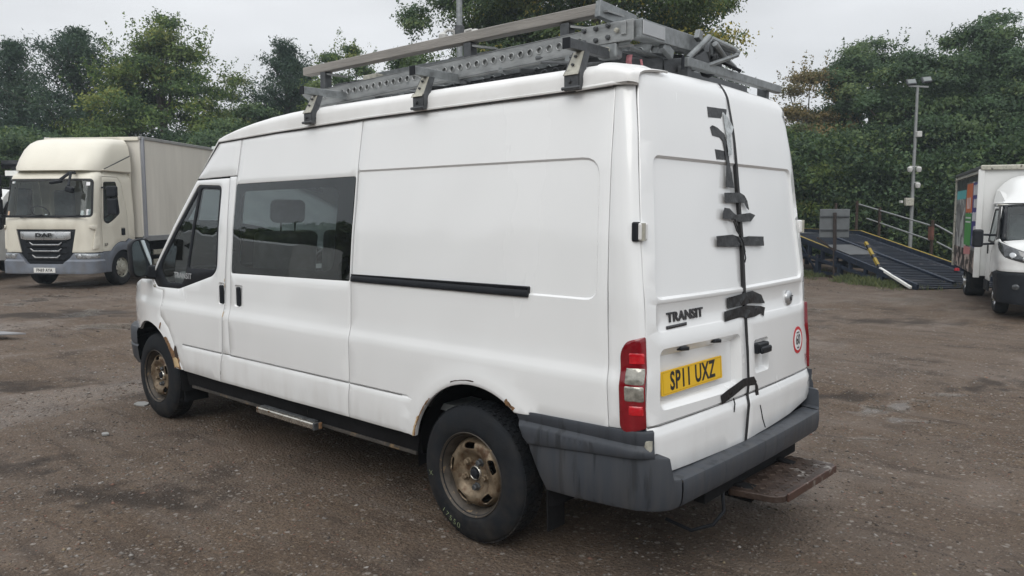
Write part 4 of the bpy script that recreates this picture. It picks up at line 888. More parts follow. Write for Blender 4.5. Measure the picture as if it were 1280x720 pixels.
# ================================================================== GROUND
def vnoise(x, y, seed=0):
    def h(i, j): 
        n = (i*374761393+j*668265263+seed*974711).astype(np.int64) & 0xffffffff; n = ((n ^ (n >> 13))*1274126177) & 0xffffffff; return ((n ^ (n >> 16)) & 0xffff)/65535.
    xi = np.floor(x).astype(np.int64); yi = np.floor(y).astype(np.int64); fx = x-xi; fy = y-yi; fx = fx*fx*(3-2*fx); fy = fy*fy*(3-2*fy)
    return (h(xi, yi)*(1-fx)+h(xi+1, yi)*fx)*(1-fy)+(h(xi, yi+1)*(1-fx)+h(xi+1, yi+1)*fx)*fy
def fbm(x, y, s0, oct=4, seed=0):
    r = 0; a = 1; t = 0
    for o in range(oct): r = r+a*vnoise(x*s0*2**o, y*s0*2**o, seed+o); t += a; a *= .5
    return r/t-.5
def gh(x, y):
    w = np.clip((np.hypot(x-1, y)-0)/60, 0, 1)
    rut = 0
    for (a, c, k) in ((1.9, -2.3, .33), (1.9, -4.0, .33), (-.7, 1.9, .62), (-.7, .4, .62), (.35, -6.2, .85), (2.1, 2.9, .12)):     # wheel ruts wandering across the yard
        q = (y-c-(x-a)*-k+.5*np.sin(x*.35+c)); rut = rut-.022*np.exp(-(q/.16)**2)+.010*np.exp(-((np.abs(q)-.28)/.10)**2)
    w2 = np.clip((np.abs(y)-1.3)/.5, 0, 1)+np.clip((np.abs(x-1.9)-2.9)/.5, 0, 1)
    return rut*np.clip(w2, 0, 1)*(.5+fbm(x, y, .6, 2, 77)*1.6)+fbm(x, y, .35, 3, 1)*.05*(1-w)+fbm(x, y, 2.2, 3, 5)*.030+fbm(x, y, 9, 3, 9)*.016-.008
ax = np.concatenate([-np.geomspace(150, 3.5, 50), np.arange(-3.4, 9, .04), np.geomspace(9.1, 150, 110)])
ay = np.concatenate([-np.geomspace(150, 8, 110), np.arange(-7.9, 4.2, .04), np.geomspace(4.3, 150, 40)])
GX, GY = np.meshgrid(ax, ay, indexing='ij'); GZ = gh(GX, GY)
nx_, ny_ = GX.shape; V = np.stack([GX, GY, GZ], -1).reshape(-1, 3)
I = np.arange(nx_*ny_).reshape(nx_, ny_); F = np.stack([I[:-1, :-1], I[1:, :-1], I[1:, 1:], I[:-1, 1:]], -1).reshape(-1, 4)
def blob(x, y, cx, cy, rx, ry, a=0, sd=60):
    dx, dy = x-cx, y-cy; c, s_ = math.cos(a), math.sin(a); u = (dx*c+dy*s_)/rx; v = (-dx*s_+dy*c)/ry
    return np.clip(1.25-np.sqrt(u*u+v*v)+fbm(x, y, 1.6/max(.2, min(rx, ry)), 5, sd)*2.4, 0, 1)
PUD = [(-.72, -3.55, .42, .15, 1.2), (-.95, -4.35, .30, .12, .9), (-1.0, -3.15, .16, .09, .3), (14.5, -1.5, 1.6, .35, 2.3), (11.8, -1.5, .9, .22, 2.3), (-.9, -2.4, .14, .07, .4), (9.5, -1.2, 1.0, .3, .6), (6.2, 2.0, .5, .2, .9), (3.5, -9.5, 1.6, .3, .6)]
DMP = [(3.4, 2.3, .7, .25, .9), (-.6, -.5, .40, .22, .5), (.9, -9.3, 1.1, .4, .6), (2.1, 1.9, .5, .2, .6), (-.9, 1.3, .3, .15, .2), (-1.2, -5.1, .5, .22, 1.2), (6.5, 1.8, 1.3, .3, .9), (-.2, -3.6, .5, .2, .8), (12, -1, 2.5, .6, .9)]
WET = np.zeros_like(GX); DP = np.zeros_like(GX)
for i_, q in enumerate(PUD): WET = np.maximum(WET, blob(GX, GY, *q, sd=60+i_))
for i_, q in enumerate(DMP): DP = np.maximum(DP, blob(GX, GY, *q, sd=80+i_))
V[:, 2] -= .010*np.clip(WET*2, 0, 1).ravel()
gm = bpy.data.materials.new('wet_gravel_yard'); gm.use_nodes = True; t = gm.node_tree; L = t.links.new; b = t.nodes['Principled BSDF']
b.inputs['Specular IOR Level'].default_value = .28
co = N(t, 'ShaderNodeTexCoord')
def nzn(scale, det=6, rough=.6, st=None):
    n = N(t, 'ShaderNodeTexNoise'); n.inputs['Scale'].default_value = scale; n.inputs['Detail'].default_value = det; n.inputs['Roughness'].default_value = rough
    if st: mpn = N(t, 'ShaderNodeMapping'); mpn.inputs['Scale'].default_value = st; mpn.inputs['Rotation'].default_value = (0, 0, .5); L(co.outputs['Object'], mpn.inputs[0]); L(mpn.outputs[0], n.inputs['Vector'])
    else: L(co.outputs['Object'], n.inputs['Vector'])
    return n
def mr(src, a, b_, c, d):
    q = N(t, 'ShaderNodeMapRange'); q.inputs['From Min'].default_value = a; q.inputs['From Max'].default_value = b_; q.inputs['To Min'].default_value = c; q.inputs['To Max'].default_value = d; L(src, q.inputs[0]); return q.outputs[0]
def mixc(f, a, b_):
    q = N(t, 'ShaderNodeMixRGB'); L(f, q.inputs[0])
    for i, s_ in ((1, a), (2, b_)):
        if isinstance(s_, tuple): q.inputs[i].default_value = (*s_, 1)
        else: L(s_, q.inputs[i])
    return q.outputs[0]
fine = nzn(38, 8, .75); mid = nzn(2.2, 6, .65); big = nzn(.23, 5, .6, (1, 2.2, 1)); wet = nzn(.32, 5, .55, (1.6, .8, 1)); red = nzn(14, 4, .7); patch = nzn(1.1, 6, .6)
c1 = mixc(mr(fine.outputs[0], .32, .68, 0, 1), (.052, .034, .022), (.205, .150, .106))
c2 = mixc(mr(mid.outputs[0], .35, .7, 0, .6), c1, (.072, .051, .038))
c3 = mixc(mr(big.outputs[0], .42, .66, 0, .55), c2, (.185, .152, .130))
c4 = mixc(mr(red.outputs[0], .66, .74, 0, .5), c3, (.18, .105, .075))
c5 = mixc(mr(patch.outputs[0], .54, .66, 0, .6), c4, (.040, .030, .024))
streak = nzn(1.3, 6, .65, (.35, 3.2, 1)); c5 = mixc(mr(streak.outputs[0], .5, .66, 0, .45), c5, (.155, .128, .108)); streak2 = nzn(2.4, 5, .6, (.4, 2.6, 1)); c5 = mixc(mr(streak2.outputs[0], .56, .66, 0, .5), c5, (.046, .033, .026))
for sc_k, th, cc, am in ((42, .80, (.26, .225, .19), .75), (95, .74, (.23, .195, .165), .6), (70, .84, (.028, .022, .019), .7), (24, .93, (.30, .27, .24), .8), (60, .965, (.26, .12, .085), .8)):
    vk = N(t, 'ShaderNodeTexVoronoi'); vk.inputs['Scale'].default_value = sc_k; L(co.outputs['Object'], vk.inputs['Vector']); sk2 = N(t, 'ShaderNodeSeparateXYZ'); L(vk.outputs['Color'], sk2.inputs[0])
    a1 = mr(sk2.outputs[0], th, th+.02, 0, am); a2 = mr(vk.outputs['Distance'], .28, .42, 1, 0); a3 = N(t, 'ShaderNodeMath', operation='MULTIPLY'); L(a1, a3.inputs[0]); L(a2, a3.inputs[1]); c5 = mixc(a3.outputs[0], c5, cc)
aw = N(t, 'ShaderNodeAttribute'); aw.attribute_name = 'wet'; ad = N(t, 'ShaderNodeAttribute'); ad.attribute_name = 'damp'
c6 = mixc(mr(ad.outputs['Fac'], .1, .8, 0, .75), c5, (.030, .023, .019)); c7 = mixc(mr(aw.outputs['Fac'], .2, .8, 0, .5), c6, (.07, .06, .052))
L(c7, b.inputs['Base Color'])
rwet = mr(wet.outputs[0], .54, .63, .86, .30); rf = N(t, 'ShaderNodeMath', operation='ADD'); L(rwet, rf.inputs[0]); L(mr(fine.outputs[0], .3, .7, -.1, .14), rf.inputs[1]); rw = N(t, 'ShaderNodeMath', operation='MULTIPLY'); L(rf.outputs[0], rw.inputs[0]); L(mr(aw.outputs['Fac'], .15, .6, 1, .22), rw.inputs[1]); L(rw.outputs[0], b.inputs['Roughness'])
vor = N(t, 'ShaderNodeTexVoronoi'); vor.inputs['Scale'].default_value = 55; L(co.outputs['Object'], vor.inputs['Vector'])
bh = N(t, 'ShaderNodeMath', operation='ADD'); L(fine.outputs[0], bh.inputs[0]); L(mr(vor.outputs[0], 0, .8, .5, 0), bh.inputs[1])
bp = N(t, 'ShaderNodeBump'); bp.inputs['Distance'].default_value = .020; bs_ = N(t, 'ShaderNodeMath', operation='MULTIPLY'); L(mr(wet.outputs[0], .50, .62, 1, .6), bs_.inputs[0]); L(mr(aw.outputs['Fac'], .2, .7, 1, .12), bs_.inputs[1]); L(bs_.outputs[0], bp.inputs['Strength']); L(bh.outputs[0], bp.inputs['Height']); L(bp.outputs[0], b.inputs['Normal'])
og = mesh_np('ground', V, F, gm, None, True, None, kind='structure')
for nm_, A_ in (('wet', WET), ('damp', DP)): og.data.attributes.new(nm_, 'FLOAT', 'POINT').data.foreach_set('value', A_.ravel().astype(np.float32))
# loose stones
def stones(name, n, xr, yr, smin, smax, cols, seed, label, cat, dens=1.2):
    r = np.random.default_rng(seed)
    x = r.uniform(*xr, n*3); y = r.uniform(*yr, n*3); keep = (fbm(x, y, dens, 3, 40)+.5) > r.uniform(.30, .85, n*3); x = x[keep][:n]; y = y[keep][:n]; n = len(x)
    ic = np.array([(1, .1, -.2), (-.9, .2, -.1), (.1, 1, -.1), (-.1, -1, -.15), (.15, .1, .95), (-.1, -.1, -.9), (.45, -.5, .6)])
    fc = np.array([(0, 2, 4), (2, 1, 4), (1, 3, 4), (3, 6, 4), (6, 0, 4), (3, 0, 6), (2, 0, 5), (1, 2, 5), (3, 1, 5), (0, 3, 5)])
    sz = smin*(smax/smin)**(r.random(n)**2.2); V = ic[None]*(1+r.uniform(-.25, .25, (n, 7, 1)))*sz[:, None, None]*np.stack([r.uniform(.8, 1.5, n), r.uniform(.6, 1, n), r.uniform(.35, .7, n)], -1)[:, None]
    a = r.uniform(0, 2*PI, n); c, s = np.cos(a)[:, None], np.sin(a)[:, None]; X = V[..., 0]*c-V[..., 1]*s; Y = V[..., 0]*s+V[..., 1]*c
    V = np.stack([X+x[:, None], Y+y[:, None], V[..., 2]+(gh(x, y)+sz*.12)[:, None]], -1).reshape(-1, 3)
    F = (fc[None]+7*np.arange(n)[:, None, None]).reshape(-1, 3)
    o = mesh_np(name, V, F, cols, None, False, None, kind='stuff'); o.data.polygons.foreach_set('material_index', np.repeat(r.choice(len(cols), n, p=np.array([5, 4, 2, .7, .6, .4][:len(cols)])/sum([5, 4, 2, .7, .6, .4][:len(cols)])), 10).astype(np.int32))
    o['label'] = label; o['category'] = cat; return o
sc1 = [mat('stone_brown', (.11, .085, .068), .75, var=.3), mat('stone_grey', (.15, .135, .12), .7, var=.3), mat('stone_dark', (.06, .048, .040), .7, var=.3), mat('stone_brick', (.17, .095, .07), .8, var=.3), mat('stone_pale', (.27, .25, .23), .7, var=.2), mat('stone_ochre', (.20, .16, .10), .8, var=.2)]
stones('gravel', 34000, (-2.4, 7), (-6, 3.6), .0035, .016, sc1, 3, 'loose small stones strewn over the wet brown yard', 'gravel')
stones('gravel', 9000, (3, 20), (-16, 2.5), .007, .028, sc1, 4, 'scattered rubble over the far part of the yard', 'gravel', .5)
for i in range(7):   # flat shards that catch the light by the front wheel and left edge
    pass
SX, SY = 4.36, .80
SH = mat('pale_slab', (.26, .26, .25), .45, var=.15)
def shard(x, y, r, seed, label):
    rg = np.random.default_rng(seed); n = 7; P = [(x+r*(1+rg.uniform(-.3, .3))*math.cos(2*PI*k/n)*1.6, y+r*(1+rg.uniform(-.3, .3))*math.sin(2*PI*k/n)) for k in range(n)]
    z = float(gh(np.array([x]), np.array([y]))[0]); o = MB().prism(P, lambda a, b: (a, b, z+.004), (0, 0, .014)).build('stone_shard', SH, None, bevel=.002, label=label, cat='stone'); return o
shard(SX, SY, .055, 1, 'flat pale stone shard lying beside the van front wheel')
shard(3.58, 1.42, .028, 2, 'small pale stone below and left of the front tyre')
dpl = MB().prism([(9.7, .35), (10.1, .62), (9.95, .70), (9.5, .52), (9.3, .2)], lambda a, b: (a, b, .05), (0, 0, .02)); dpl.build('metal_offcut', mat('grey_offcut', (.25, .25, .26), .5, .3), None, label='grey flat metal offcut on the dirt at the left edge', cat='scrap', bevel=.003)

# ================================================================== CAB TRUCKS
def cabfn(lean, rc=.22, hw=1.1, bow=.05):
    a0 = hw-rc; L1 = rc*PI/2
    def f(s, z):
        s = np.asarray(s, float); z = np.asarray(z, float); q = np.abs(s); sg = np.sign(s)
        th = np.clip((q-a0)/rc, 0, PI/2)
        v = np.where(q < a0, q, a0+rc*np.sin(th)); u = np.where(q < a0, 0, -(rc-rc*np.cos(th)))-np.clip(q-a0-L1, 0, 99)
        u = u-bow*(np.clip(q, 0, a0)/a0)**2
        le = np.interp(z, [.3, 1.45, 1.62, 2.45, 2.56, 2.66], lean); k = np.clip(1-(-u)/1.2, 0, 1)
        u = u-le*k; v = v*np.interp(z, [.3, 1.6, 2.4, 2.56, 2.66], [1, 1, .965, .945, .88])
        return np.stack([u, sg*v, z], -1)
    return f
def S(u, rc=.22, hw=1.1, bow=.05): return hw-rc+rc*PI/2+(-u-rc-bow)      # side distance for a given u
def place_letters(nm, txt, size, o_, e1, n, m_, par, **k): 
    e1 = Vector(e1).normalized(); n = Vector(n).normalized(); up = n.cross(e1); up = up if up.z > 0 else -up
    return lettering(nm, txt, size, lambda a, b: (Vector(o_)+e1*a+up*b, n), m_, par, **k)
def cut_circle(cx, cz, r, a0, a1, n=14): return arc(cx, cz, r, a0, a1, n)
def truck_wheel(par, u, v, s, r=.42, w=.24, m_=CREAMST, hubc=CREAMST, dual=False):
    e = bpy.data.objects.new('wheel', None); e.location = (u, v, r); e.rotation_euler = (0, 0, 0 if s > 0 else PI); link(e, par)
    MB().lathe([(r*.55, -.02), (r*.62, 0), (r*.85, .005), (r*.96, -.02), (r, -.05), (r, -w+.03), (r*.9, -w), (r*.55, -w)], (0, 0, 0), 'y', 40).build('tyre', RUBBER, e)
    MB().lathe([(r*.58, -.01), (r*.56, -.03), (r*.52, -.06), (r*.50, -.05 if not dual else -.13), (r*.36, -.03 if not dual else -.13), (r*.34, .0 if not dual else -.12), (r*.2, .01), (r*.18, .03), (0, .035)], (0, 0, 0), 'y', 32).build('rim', m_, e)
    for k in range(8):
        a = 2*PI*k/8; MB().lathe([(0, .02), (.012, .02), (.014, -.01)], (r*.29*math.cos(a), 0, r*.29*math.sin(a)), 'y', 6).build('wheel_nut', hubc, e, smooth=False)
    for k in range(8):
        a = 2*PI*(k+.5)/8; MB().lathe([(0, .004), (r*.055, .004), (r*.06, 0)], (r*.44*math.cos(a), -.042 if not dual else -.126, r*.44*math.sin(a)), 'y', 10).build('rim_hole', DARK, e)
    return e
def box_truck(label, loc, rz, paint, boxm, group, plate=None, badge=None, visor=False, fairing=True, blen=6.2, lean=(0, 0, .02, .22, .28, .42), simple=False, zt2=3.54, scl=1):
    t = thing('box_truck', label, 'truck', loc, rz, group, scl)
    f = cabfn(lean); O = (1, 0, 0)
    # front skin under the screen, with grille opening
    gp = [(-.72, 1.335), (.72, 1.335), (.60, .75), (.40, .545), (-.40, .545), (-.60, .75)]
    ws_ = rpoly([(-1.085, 1.62), (1.085, 1.62), (1.075, 2.46), (-1.075, 2.46)], .09)
    body = panel('cab_front', [(-S(-.40), .82), (-.617, .82), (-.722, 1.338), (.722, 1.338), (.617, .82), (S(-.40), .82), (S(-.40), 2.56), (S(-.40), 2.655), (-S(-.40), 2.655)], f, O, paint, t, holes=[ws_], sp=.12, bsp=.06, depth=.03)
    for q, sg in (((.86, 1.30, 1.0), 1), ((.86, 1.30, 1.0), -1)):
        P = rpoly([(sg*1.02, 1.43), (sg*1.22, 1.43), (sg*1.24, .92), (sg*1.06, .88), (sg*1.14, 1.33), (sg*1.02, 1.36)], .03); panel('wind_deflector', P, f, (1, sg*.6, 0), paint, body, off=.03, depth=.03, sp=.08)
    sc = panel('windscreen', offset(ws_, .004), f, O, GLST, t, off=-.012, depth=0, sp=.12, edge=0)
    panel('windscreen_seal', offset(ws_, -.012), f, O, RUBBERB, sc, holes=[offset(ws_, .035)], off=.002, depth=.01, sp=.2, edge=0)
    # cab sides: door with window, rear quarter over the wheel arch
    for sg in (1, -1):
        X = lambda u: sg*S(u); outd = (.2, sg, 0)
        win = rpoly([(X(-.47), 2.40), (X(-1.02), 2.42), (X(-1.10), 1.70), (X(-.78), 1.52), (X(-.62), 1.46), (X(-.49), 1.52)], .06)
        dp = [(X(-.415), .83), (X(-.415), 2.53), (X(-1.12), 2.53), (X(-1.25), 2.40), (X(-1.38), 1.72), (X(-1.40), 1.10)]+[(X(-1.17+.62*math.cos(math.radians(a))), .40+.64*math.sin(math.radians(a))) for a in range(100, 44, -8)]+[(X(-.70), .83)]
        d = panel('cab_door', dp, f, outd, paint, t, holes=[win], sp=.12, bsp=.06, recess=[(rpoly([(X(-1.12), 1.36), (X(-1.30), 1.36), (X(-1.30), 1.16), (X(-1.12), 1.16)], .02), .02, .02)])
        wv = panel('window_glass', offset(win, .003), f, outd, GLST, d, off=-.012, depth=0, sp=.15, edge=0)
        panel('door_seal', offset(win, -.01), f, outd, RUBBERB, d, holes=[offset(win, .02)], off=.002, depth=.01, sp=.2, edge=0)
        hp = f(np.array([X(-1.21)]), np.array([1.26]))[0]; MB().box(tuple(hp), (.12, .03, .16)).build('door_handle', BLACKP, d, bevel=.01)
        rp = [(X(-1.41), 1.10), (X(-1.39), 1.72), (X(-1.26), 2.41), (X(-1.13), 2.54), (X(-.42), 2.54), (X(-.42), 2.655), (X(-1.66), 2.655), (X(-1.66), 1.02)]
        panel('cab_side', rp, f, outd, paint, t, sp=.12, bsp=.06)
        # grey arch and corner of bumper
        ap = [(X(-1.17+.50*math.cos(math.radians(a))), .38+.46*math.sin(math.radians(a))) for a in range(-4, 186, 10)]+[(X(-1.72), .40), (X(-1.72), 1.02), (X(-1.42), 1.09)]+[(X(-1.17+.61*math.cos(math.radians(a))), .40+.63*math.sin(math.radians(a))) for a in range(105, 44, -10)]+[(X(-.70), .82), (X(-.40), .82), (X(-.40), .36), (X(-.62), .35)]
        panel('wheel_arch', ap, f, outd, GREYB, t, off=.02, sp=.12, bsp=.05, depth=.05)
        MB().grid([[(-1.17+.50*math.cos(math.radians(a)), sg*y, .38+.48*math.sin(math.radians(a))) for y in (1.08, .7)] for a in range(-5, 190, 12)]).build('arch_liner', UNDER, t)
        for st_z in (.42,): MB().box((-.52, sg*1.07, st_z), (.22, .08, .03)).build('cab_step', UNDER, t)
        # mirrors
        for (z0, z1) in ((2.06, 2.31), (1.66, 2.03)):
            MB().box((-.36, sg*1.42, (z0+z1)/2), (.13, .23, z1-z0)).build('cab_mirror', BLACKP, t, bevel=.04, seg=3)
        ma = MB(); ma.tube([(-.52, sg*1.06, 2.28), (-.40, sg*1.36, 2.27), (-.40, sg*1.36, 1.68), (-.52, sg*1.08, 1.60)], .02, 8); ma.build('mirror_arm', BLACKP, t)
        truck_wheel(t, -1.17, sg*1.07, sg); truck_wheel(t, -5.1, sg*1.15, sg, dual=True)
    # roof
    rr = [[tuple(f(np.array([s_]), np.array([z]))[0]) for s_ in np.concatenate([-np.linspace(S(-1.66), 0, 22), np.linspace(0, S(-1.66), 22)[1:]])] for z in (2.655, 2.67)]
    top = [[(p[0]*.94-.04, p[1]*.93, 2.70) for p in rr[0]], [(p[0]*.5-.7, p[1]*.5, 2.73) for p in rr[0]]]
    MB().grid([rr[0]]+top).add([p for p in top[1]], [tuple(range(len(top[1])))]).build('cab_roof', paint, t, sharp=60)
    MB().box((-1.66, 0, 1.65), (.04, 2.1, 2.0)).build('cab_back', paint, t)
    # grille
    g = panel('grille', gp, f, O, BLACKP, t, off=-.02, depth=.03, sp=.15)
    panel('grille_bar', rpoly([(-.615, 1.285), (.615, 1.285), (.60, 1.13), (.50, 1.10), (-.50, 1.10), (-.60, 1.13)], .02), f, O, SILVER, g, off=.012, depth=.02, sp=.1)
    for z, w_ in ((1.00, .40), (.86, .385), (.715, .345)):
        P = [(-w_, z+.05), (-w_+.02, z+.05), (-w_+.09, z+.004), (w_-.09, z+.004), (w_-.02, z+.05), (w_, z+.05), (w_-.07, z-.022), (-w_+.07, z-.022)]
        panel('grille_strip', P, f, O, SILVER, g, off=.012, depth=.015, sp=.2)
    for z in (1.05, .93, .79, .65): panel('grille_slot', [(-.5+.1*(1.05-z), z+.012), (.5-.1*(1.05-z), z+.012), (.5-.1*(1.05-z), z-.012), (-.5+.1*(1.05-z), z-.012)], f, O, DARK, g, off=-.012, depth=.005, sp=.2)
    # bumper
    bp_ = [(-S(-.40), .36), (-1.0, .34), (1.0, .34), (S(-.40), .36), (S(-.40), .80), (.66, .80), (.58, .70), (.42, .56), (-.42, .56), (-.58, .70), (-.66, .80), (-S(-.40), .80)]
    panel('bumper', bp_, f, O, GREYB, t, off=.03, depth=.08, sp=.12, fns=[lambda u, v: .035*np.clip((.66-v)/.04, 0, 1)], lines=[[(-1.5, z), (1.5, z)] for z in (.66, .64, .62)])
    for sg in (1, -1):
        hl = panel('headlamp', rpoly([(sg*.68, .80), (sg*1.22, .78), (sg*1.22, .69), (sg*.74, .675)], .03), f, (1, sg*.3, 0), LAMPG, t, off=.036, depth=.02, sp=.06)
        for a in (.80, .98): panel('lamp_bowl', [(sg*a+.045*math.cos(q), .735+.045*math.sin(q)) for q in np.linspace(0, 2*PI, 17)[:-1]], f, (1, sg*.3, 0), SILVER, hl, off=.041, depth=.003, sp=.05)
    if plate:
        npz = .425; MB().box((.075, 0, npz), (.01, .52, .112)).build('number_plate', PLATEW, t, bevel=.002)
        place_letters('plate_characters', plate, .10, (.082, 0, npz), (0, 1, 0), (1, 0, 0), INK, t, thick=.001, bold=.002, sx=.80, space=1.1)
    if badge:
        place_letters('cab_badge', badge, .115, (.052, 0, 1.205), (0, 1, 0), (1, 0, 0), INK, t, thick=.004, bold=.006, sx=1.75, space=1.06)
        place_letters('door_badge', 'LF', .09, (-.52, 1.118, .98), (-1, 0, 0), (0, 1, 0), INK, t, thick=.002, bold=.002, sx=1.4) if badge == 'DAF' else None
    # kerb mirror over the screen
    if not visor:
        km = MB(); km.tube([(-.26, .62, 2.60), (-.12, .60, 2.60), (.10, .50, 2.42)], .035, 8); km.tube([(-.12, .62, 2.60), (.12, .72, 2.30)], .03, 8); k_ = km.build('kerb_mirror_arm', BLACKP, t)
        MB().box((.14, .44, 2.38), (.12, .27, .06), Matrix.Rotation(.15, 3, 'X')).build('kerb_mirror', BLACKP, t, bevel=.025, seg=3)
        MB().box((.14, .76, 2.22), (.12, .18, .14), Matrix.Rotation(-.3, 3, 'X')).build('kerb_mirror', BLACKP, t, bevel=.04, seg=3)
    else:
        v_ = MB(); v_.grid([[(.06-.02*abs(s_), s_, z) for s_ in np.linspace(-1.02, 1.02, 9)] for z in (2.62, 2.42)]); q = v_.build('sun_visor', FRIT, t); q.modifiers.new('t', 'SOLIDIFY').thickness = .02
        MB().box((.02, .0, 2.32), (.03, 1.9, .12)).build('visor_strip', PLATEW, t, bevel=.01)
    # wipers, stickers, interior
    wp = MB(); 
    for a in (-.55, .35): wp.tube([(.02, a, 1.60), (-.015, a+.5, 1.66)], .012, 6)
    wp.beam((.0, -1.0, 1.615), (.0, 1.0, 1.615), .02, .03); wp.build('wiper', BLACKP, t)
    if not simple:
        for (a, z, w_, h_, c_) in ((1.0, 1.72, .09, .14, 'sticker_white'), (.86, 1.70, .07, .12, 'sticker_white'), (.96, 2.36, .09, .08, 'sticker_white'), (-.93, 2.40, .10, .05, 'sticker_white'), (-.95, 1.70, .06, .10, 'sticker_tan'), (.02, 1.66, .06, .05, 'sticker_white')):
            panel('screen_sticker', [(a-w_/2, z-h_/2), (a+w_/2, z-h_/2), (a+w_/2, z+h_/2), (a-w_/2, z+h_/2)], f, O, mat(c_, (.6, .42, .28) if 'tan' in c_ else (.55, .62, .6), .5), sc, off=-.014, depth=.001, sp=.2, edge=0)
    MB().box((-.30, 0, 1.50), (.40, 1.9, .16)).build('dashboard', INTER, t, bevel=.04)
    for v in (-.5, .5):
        o_ = MB().box((-1.15, v, 1.45), (.5, .5, .14)).build('seat', SEAT, t, bevel=.04); MB().box((-1.40, v, 1.85), (.14, .5, .8)).build('backrest', SEAT, o_, bevel=.05)
    sw_ = MB(); sw_.tube([(-.55+.08*math.sin(q), -.5+.21*math.cos(q), 1.72+.14*math.sin(q)) for q in np.linspace(0, 2*PI, 21)], .016, 6, caps=False); sw_.build('steering_wheel', BLACKP, t)
    MB().box((-.95, 0, 1.0), (1.5, 2.0, .5)).build('cab_floor', UNDER, t)
    # air deflector on the roof
    if fairing:
        G = []
        for k, (z, uf, hwf) in enumerate(((2.66, -.22, 1.03), (2.74, -.24, 1.045), (2.95, -.36, 1.04), (3.15, -.50, 1.02), (3.30, -.66, .99), (3.39, -.84, .95), (3.44, -1.05, .90), (3.46, -1.35, .80))):
            rc_ = .42; row = []; L_s = 1.62+uf-rc_ if 1.62+uf > rc_ else .02
            for q in np.linspace(-1, 1, 33):
                aq = abs(q); sg_ = math.copysign(1, q) if q else 0
                if aq < .45: u_, v_ = uf, aq/.45*(hwf-rc_)
                elif aq < .72: th = (aq-.45)/.27*PI/2; u_, v_ = uf-rc_*(1-math.cos(th)), hwf-rc_+rc_*math.sin(th)
                else: u_, v_ = uf-rc_-(aq-.72)/.28*max(.02, 1.62+uf-rc_), hwf+.03*(aq-.72)/.28
                row.append((u_-.03*(v_/1.0)**2, sg_*v_, z))
            G.append(row)
        G.append([(max(-1.62, p[0]-.12), p[1]*.80, 3.475) for p in G[-1]]); G.append([(-1.55, 0, 3.48) for p in G[-1]])
        MB().grid(G).build('air_deflector', paint, t, sharp=75)
        for sg in (1, -1):
            MB().beam((-.66, sg*1.055, 2.70), (-1.62, sg*1.078, 3.06), .012, .022).build('deflector_gap', DARKST, t)
            MB().add([(-.60, sg*1.06, 2.675), (-1.62, sg*1.10, 3.04), (-1.62, sg*1.10, 2.675), (-.60, sg*1.03, 2.675), (-1.62, sg*1.03, 3.04), (-1.62, sg*1.03, 2.675)], [(0, 1, 2), (3, 5, 4), (0, 3, 4, 1), (1, 4, 5, 2), (0, 2, 5, 3)]).build('deflector_wing', paint, t, smooth=False)
    # box body
    u0, u1, zb = -1.80, -1.80-blen, 1.08
    bx = MB(); bx.box(((u0+u1)/2, 0, (zb+zt2)/2), (blen-.02, 2.46, zt2-zb-.04)); bd_ = bx.build('load_box', boxm, t, bevel=.02)
    for sg in (1, -1):
        MB().beam((u0-.075, sg*1.235, zb), (u0-.075, sg*1.235, zt2-.02), .15, .06, up=(1, 0, 0)).build('corner_post', mat('grey_corner_post', (.27, .28, .31), .45, .3, var=.08), bd_, bevel=.02)
        MB().beam((u0, sg*1.235, zt2-.02), (u1, sg*1.235, zt2-.02), .05, .075).build('roof_rail', mat('grey_roof_rail', (.36, .36, .35), .5, .3), bd_, bevel=.01)
        MB().beam((u0, sg*1.235, zb), (u1, sg*1.235, zb), .04, .13).build('floor_rail', mat('grey_floor_rail', (.30, .31, .32), .5, .3), bd_, bevel=.01)
        rv = MB()
        for k in range(12): rv.lathe([(0, .006), (.012, .004), (.014, 0)], (u0-.13, sg*1.268, zb+.15+k*.2), 'y', 8)
        rv.build('post_rivets', DARKST, bd_, kind='stuff')
        MB().beam((-2.2, sg*.45, .80), (u1+.2, sg*.45, .80), .08, .2).build('chassis_rail', UNDER, t)
        MB().beam((-2.4, sg*1.12, .72), (-4.3, sg*1.12, .72), .03, .12).build('side_guard', CREAMST, t)
        MB().beam((-2.4, sg*1.12, .48), (-4.3, sg*1.12, .48), .03, .12).build('side_guard', CREAMST, t)
        MB().box((-5.1, sg*1.0, .93), (1.1, .42, .05)).build('rear_mudguard', UNDER, t, bevel=.02)
    MB().box((u0+.015, 0, zt2-.05), (.05, 2.44, .09)).build('front_roof_rail', paint, bd_, bevel=.01)
    MB().box((-2.9, -.8, .7), (.9, .5, .4)).build('fuel_tank', UNDER, t, bevel=.08)
    MB().tube([(-1.17, .95, .42), (-1.17, -.95, .42)], .05, 8).build('front_axle', UNDER, t); MB().tube([(-5.1, 1.0, .42), (-5.1, -1.0, .42)], .07, 8).build('rear_axle', UNDER, t)
    return t
TG = 'box trucks parked at the left edge of the yard'
daf = box_truck('cream box truck with roof deflector and blue grey bumper parked beyond the van front', (16.771, -2.542, 0), 2.173, CREAM, CREAMB, TG, 'FN69 AYA', 'DAF')
wt = box_truck('white truck with black sun visor half hidden behind the cream truck', (22.2, -4.45, 0), 2.30, TWHITE, TWHITE, TG, None, None, visor=True, fairing=False, simple=True, zt2=2.5, scl=1.22)
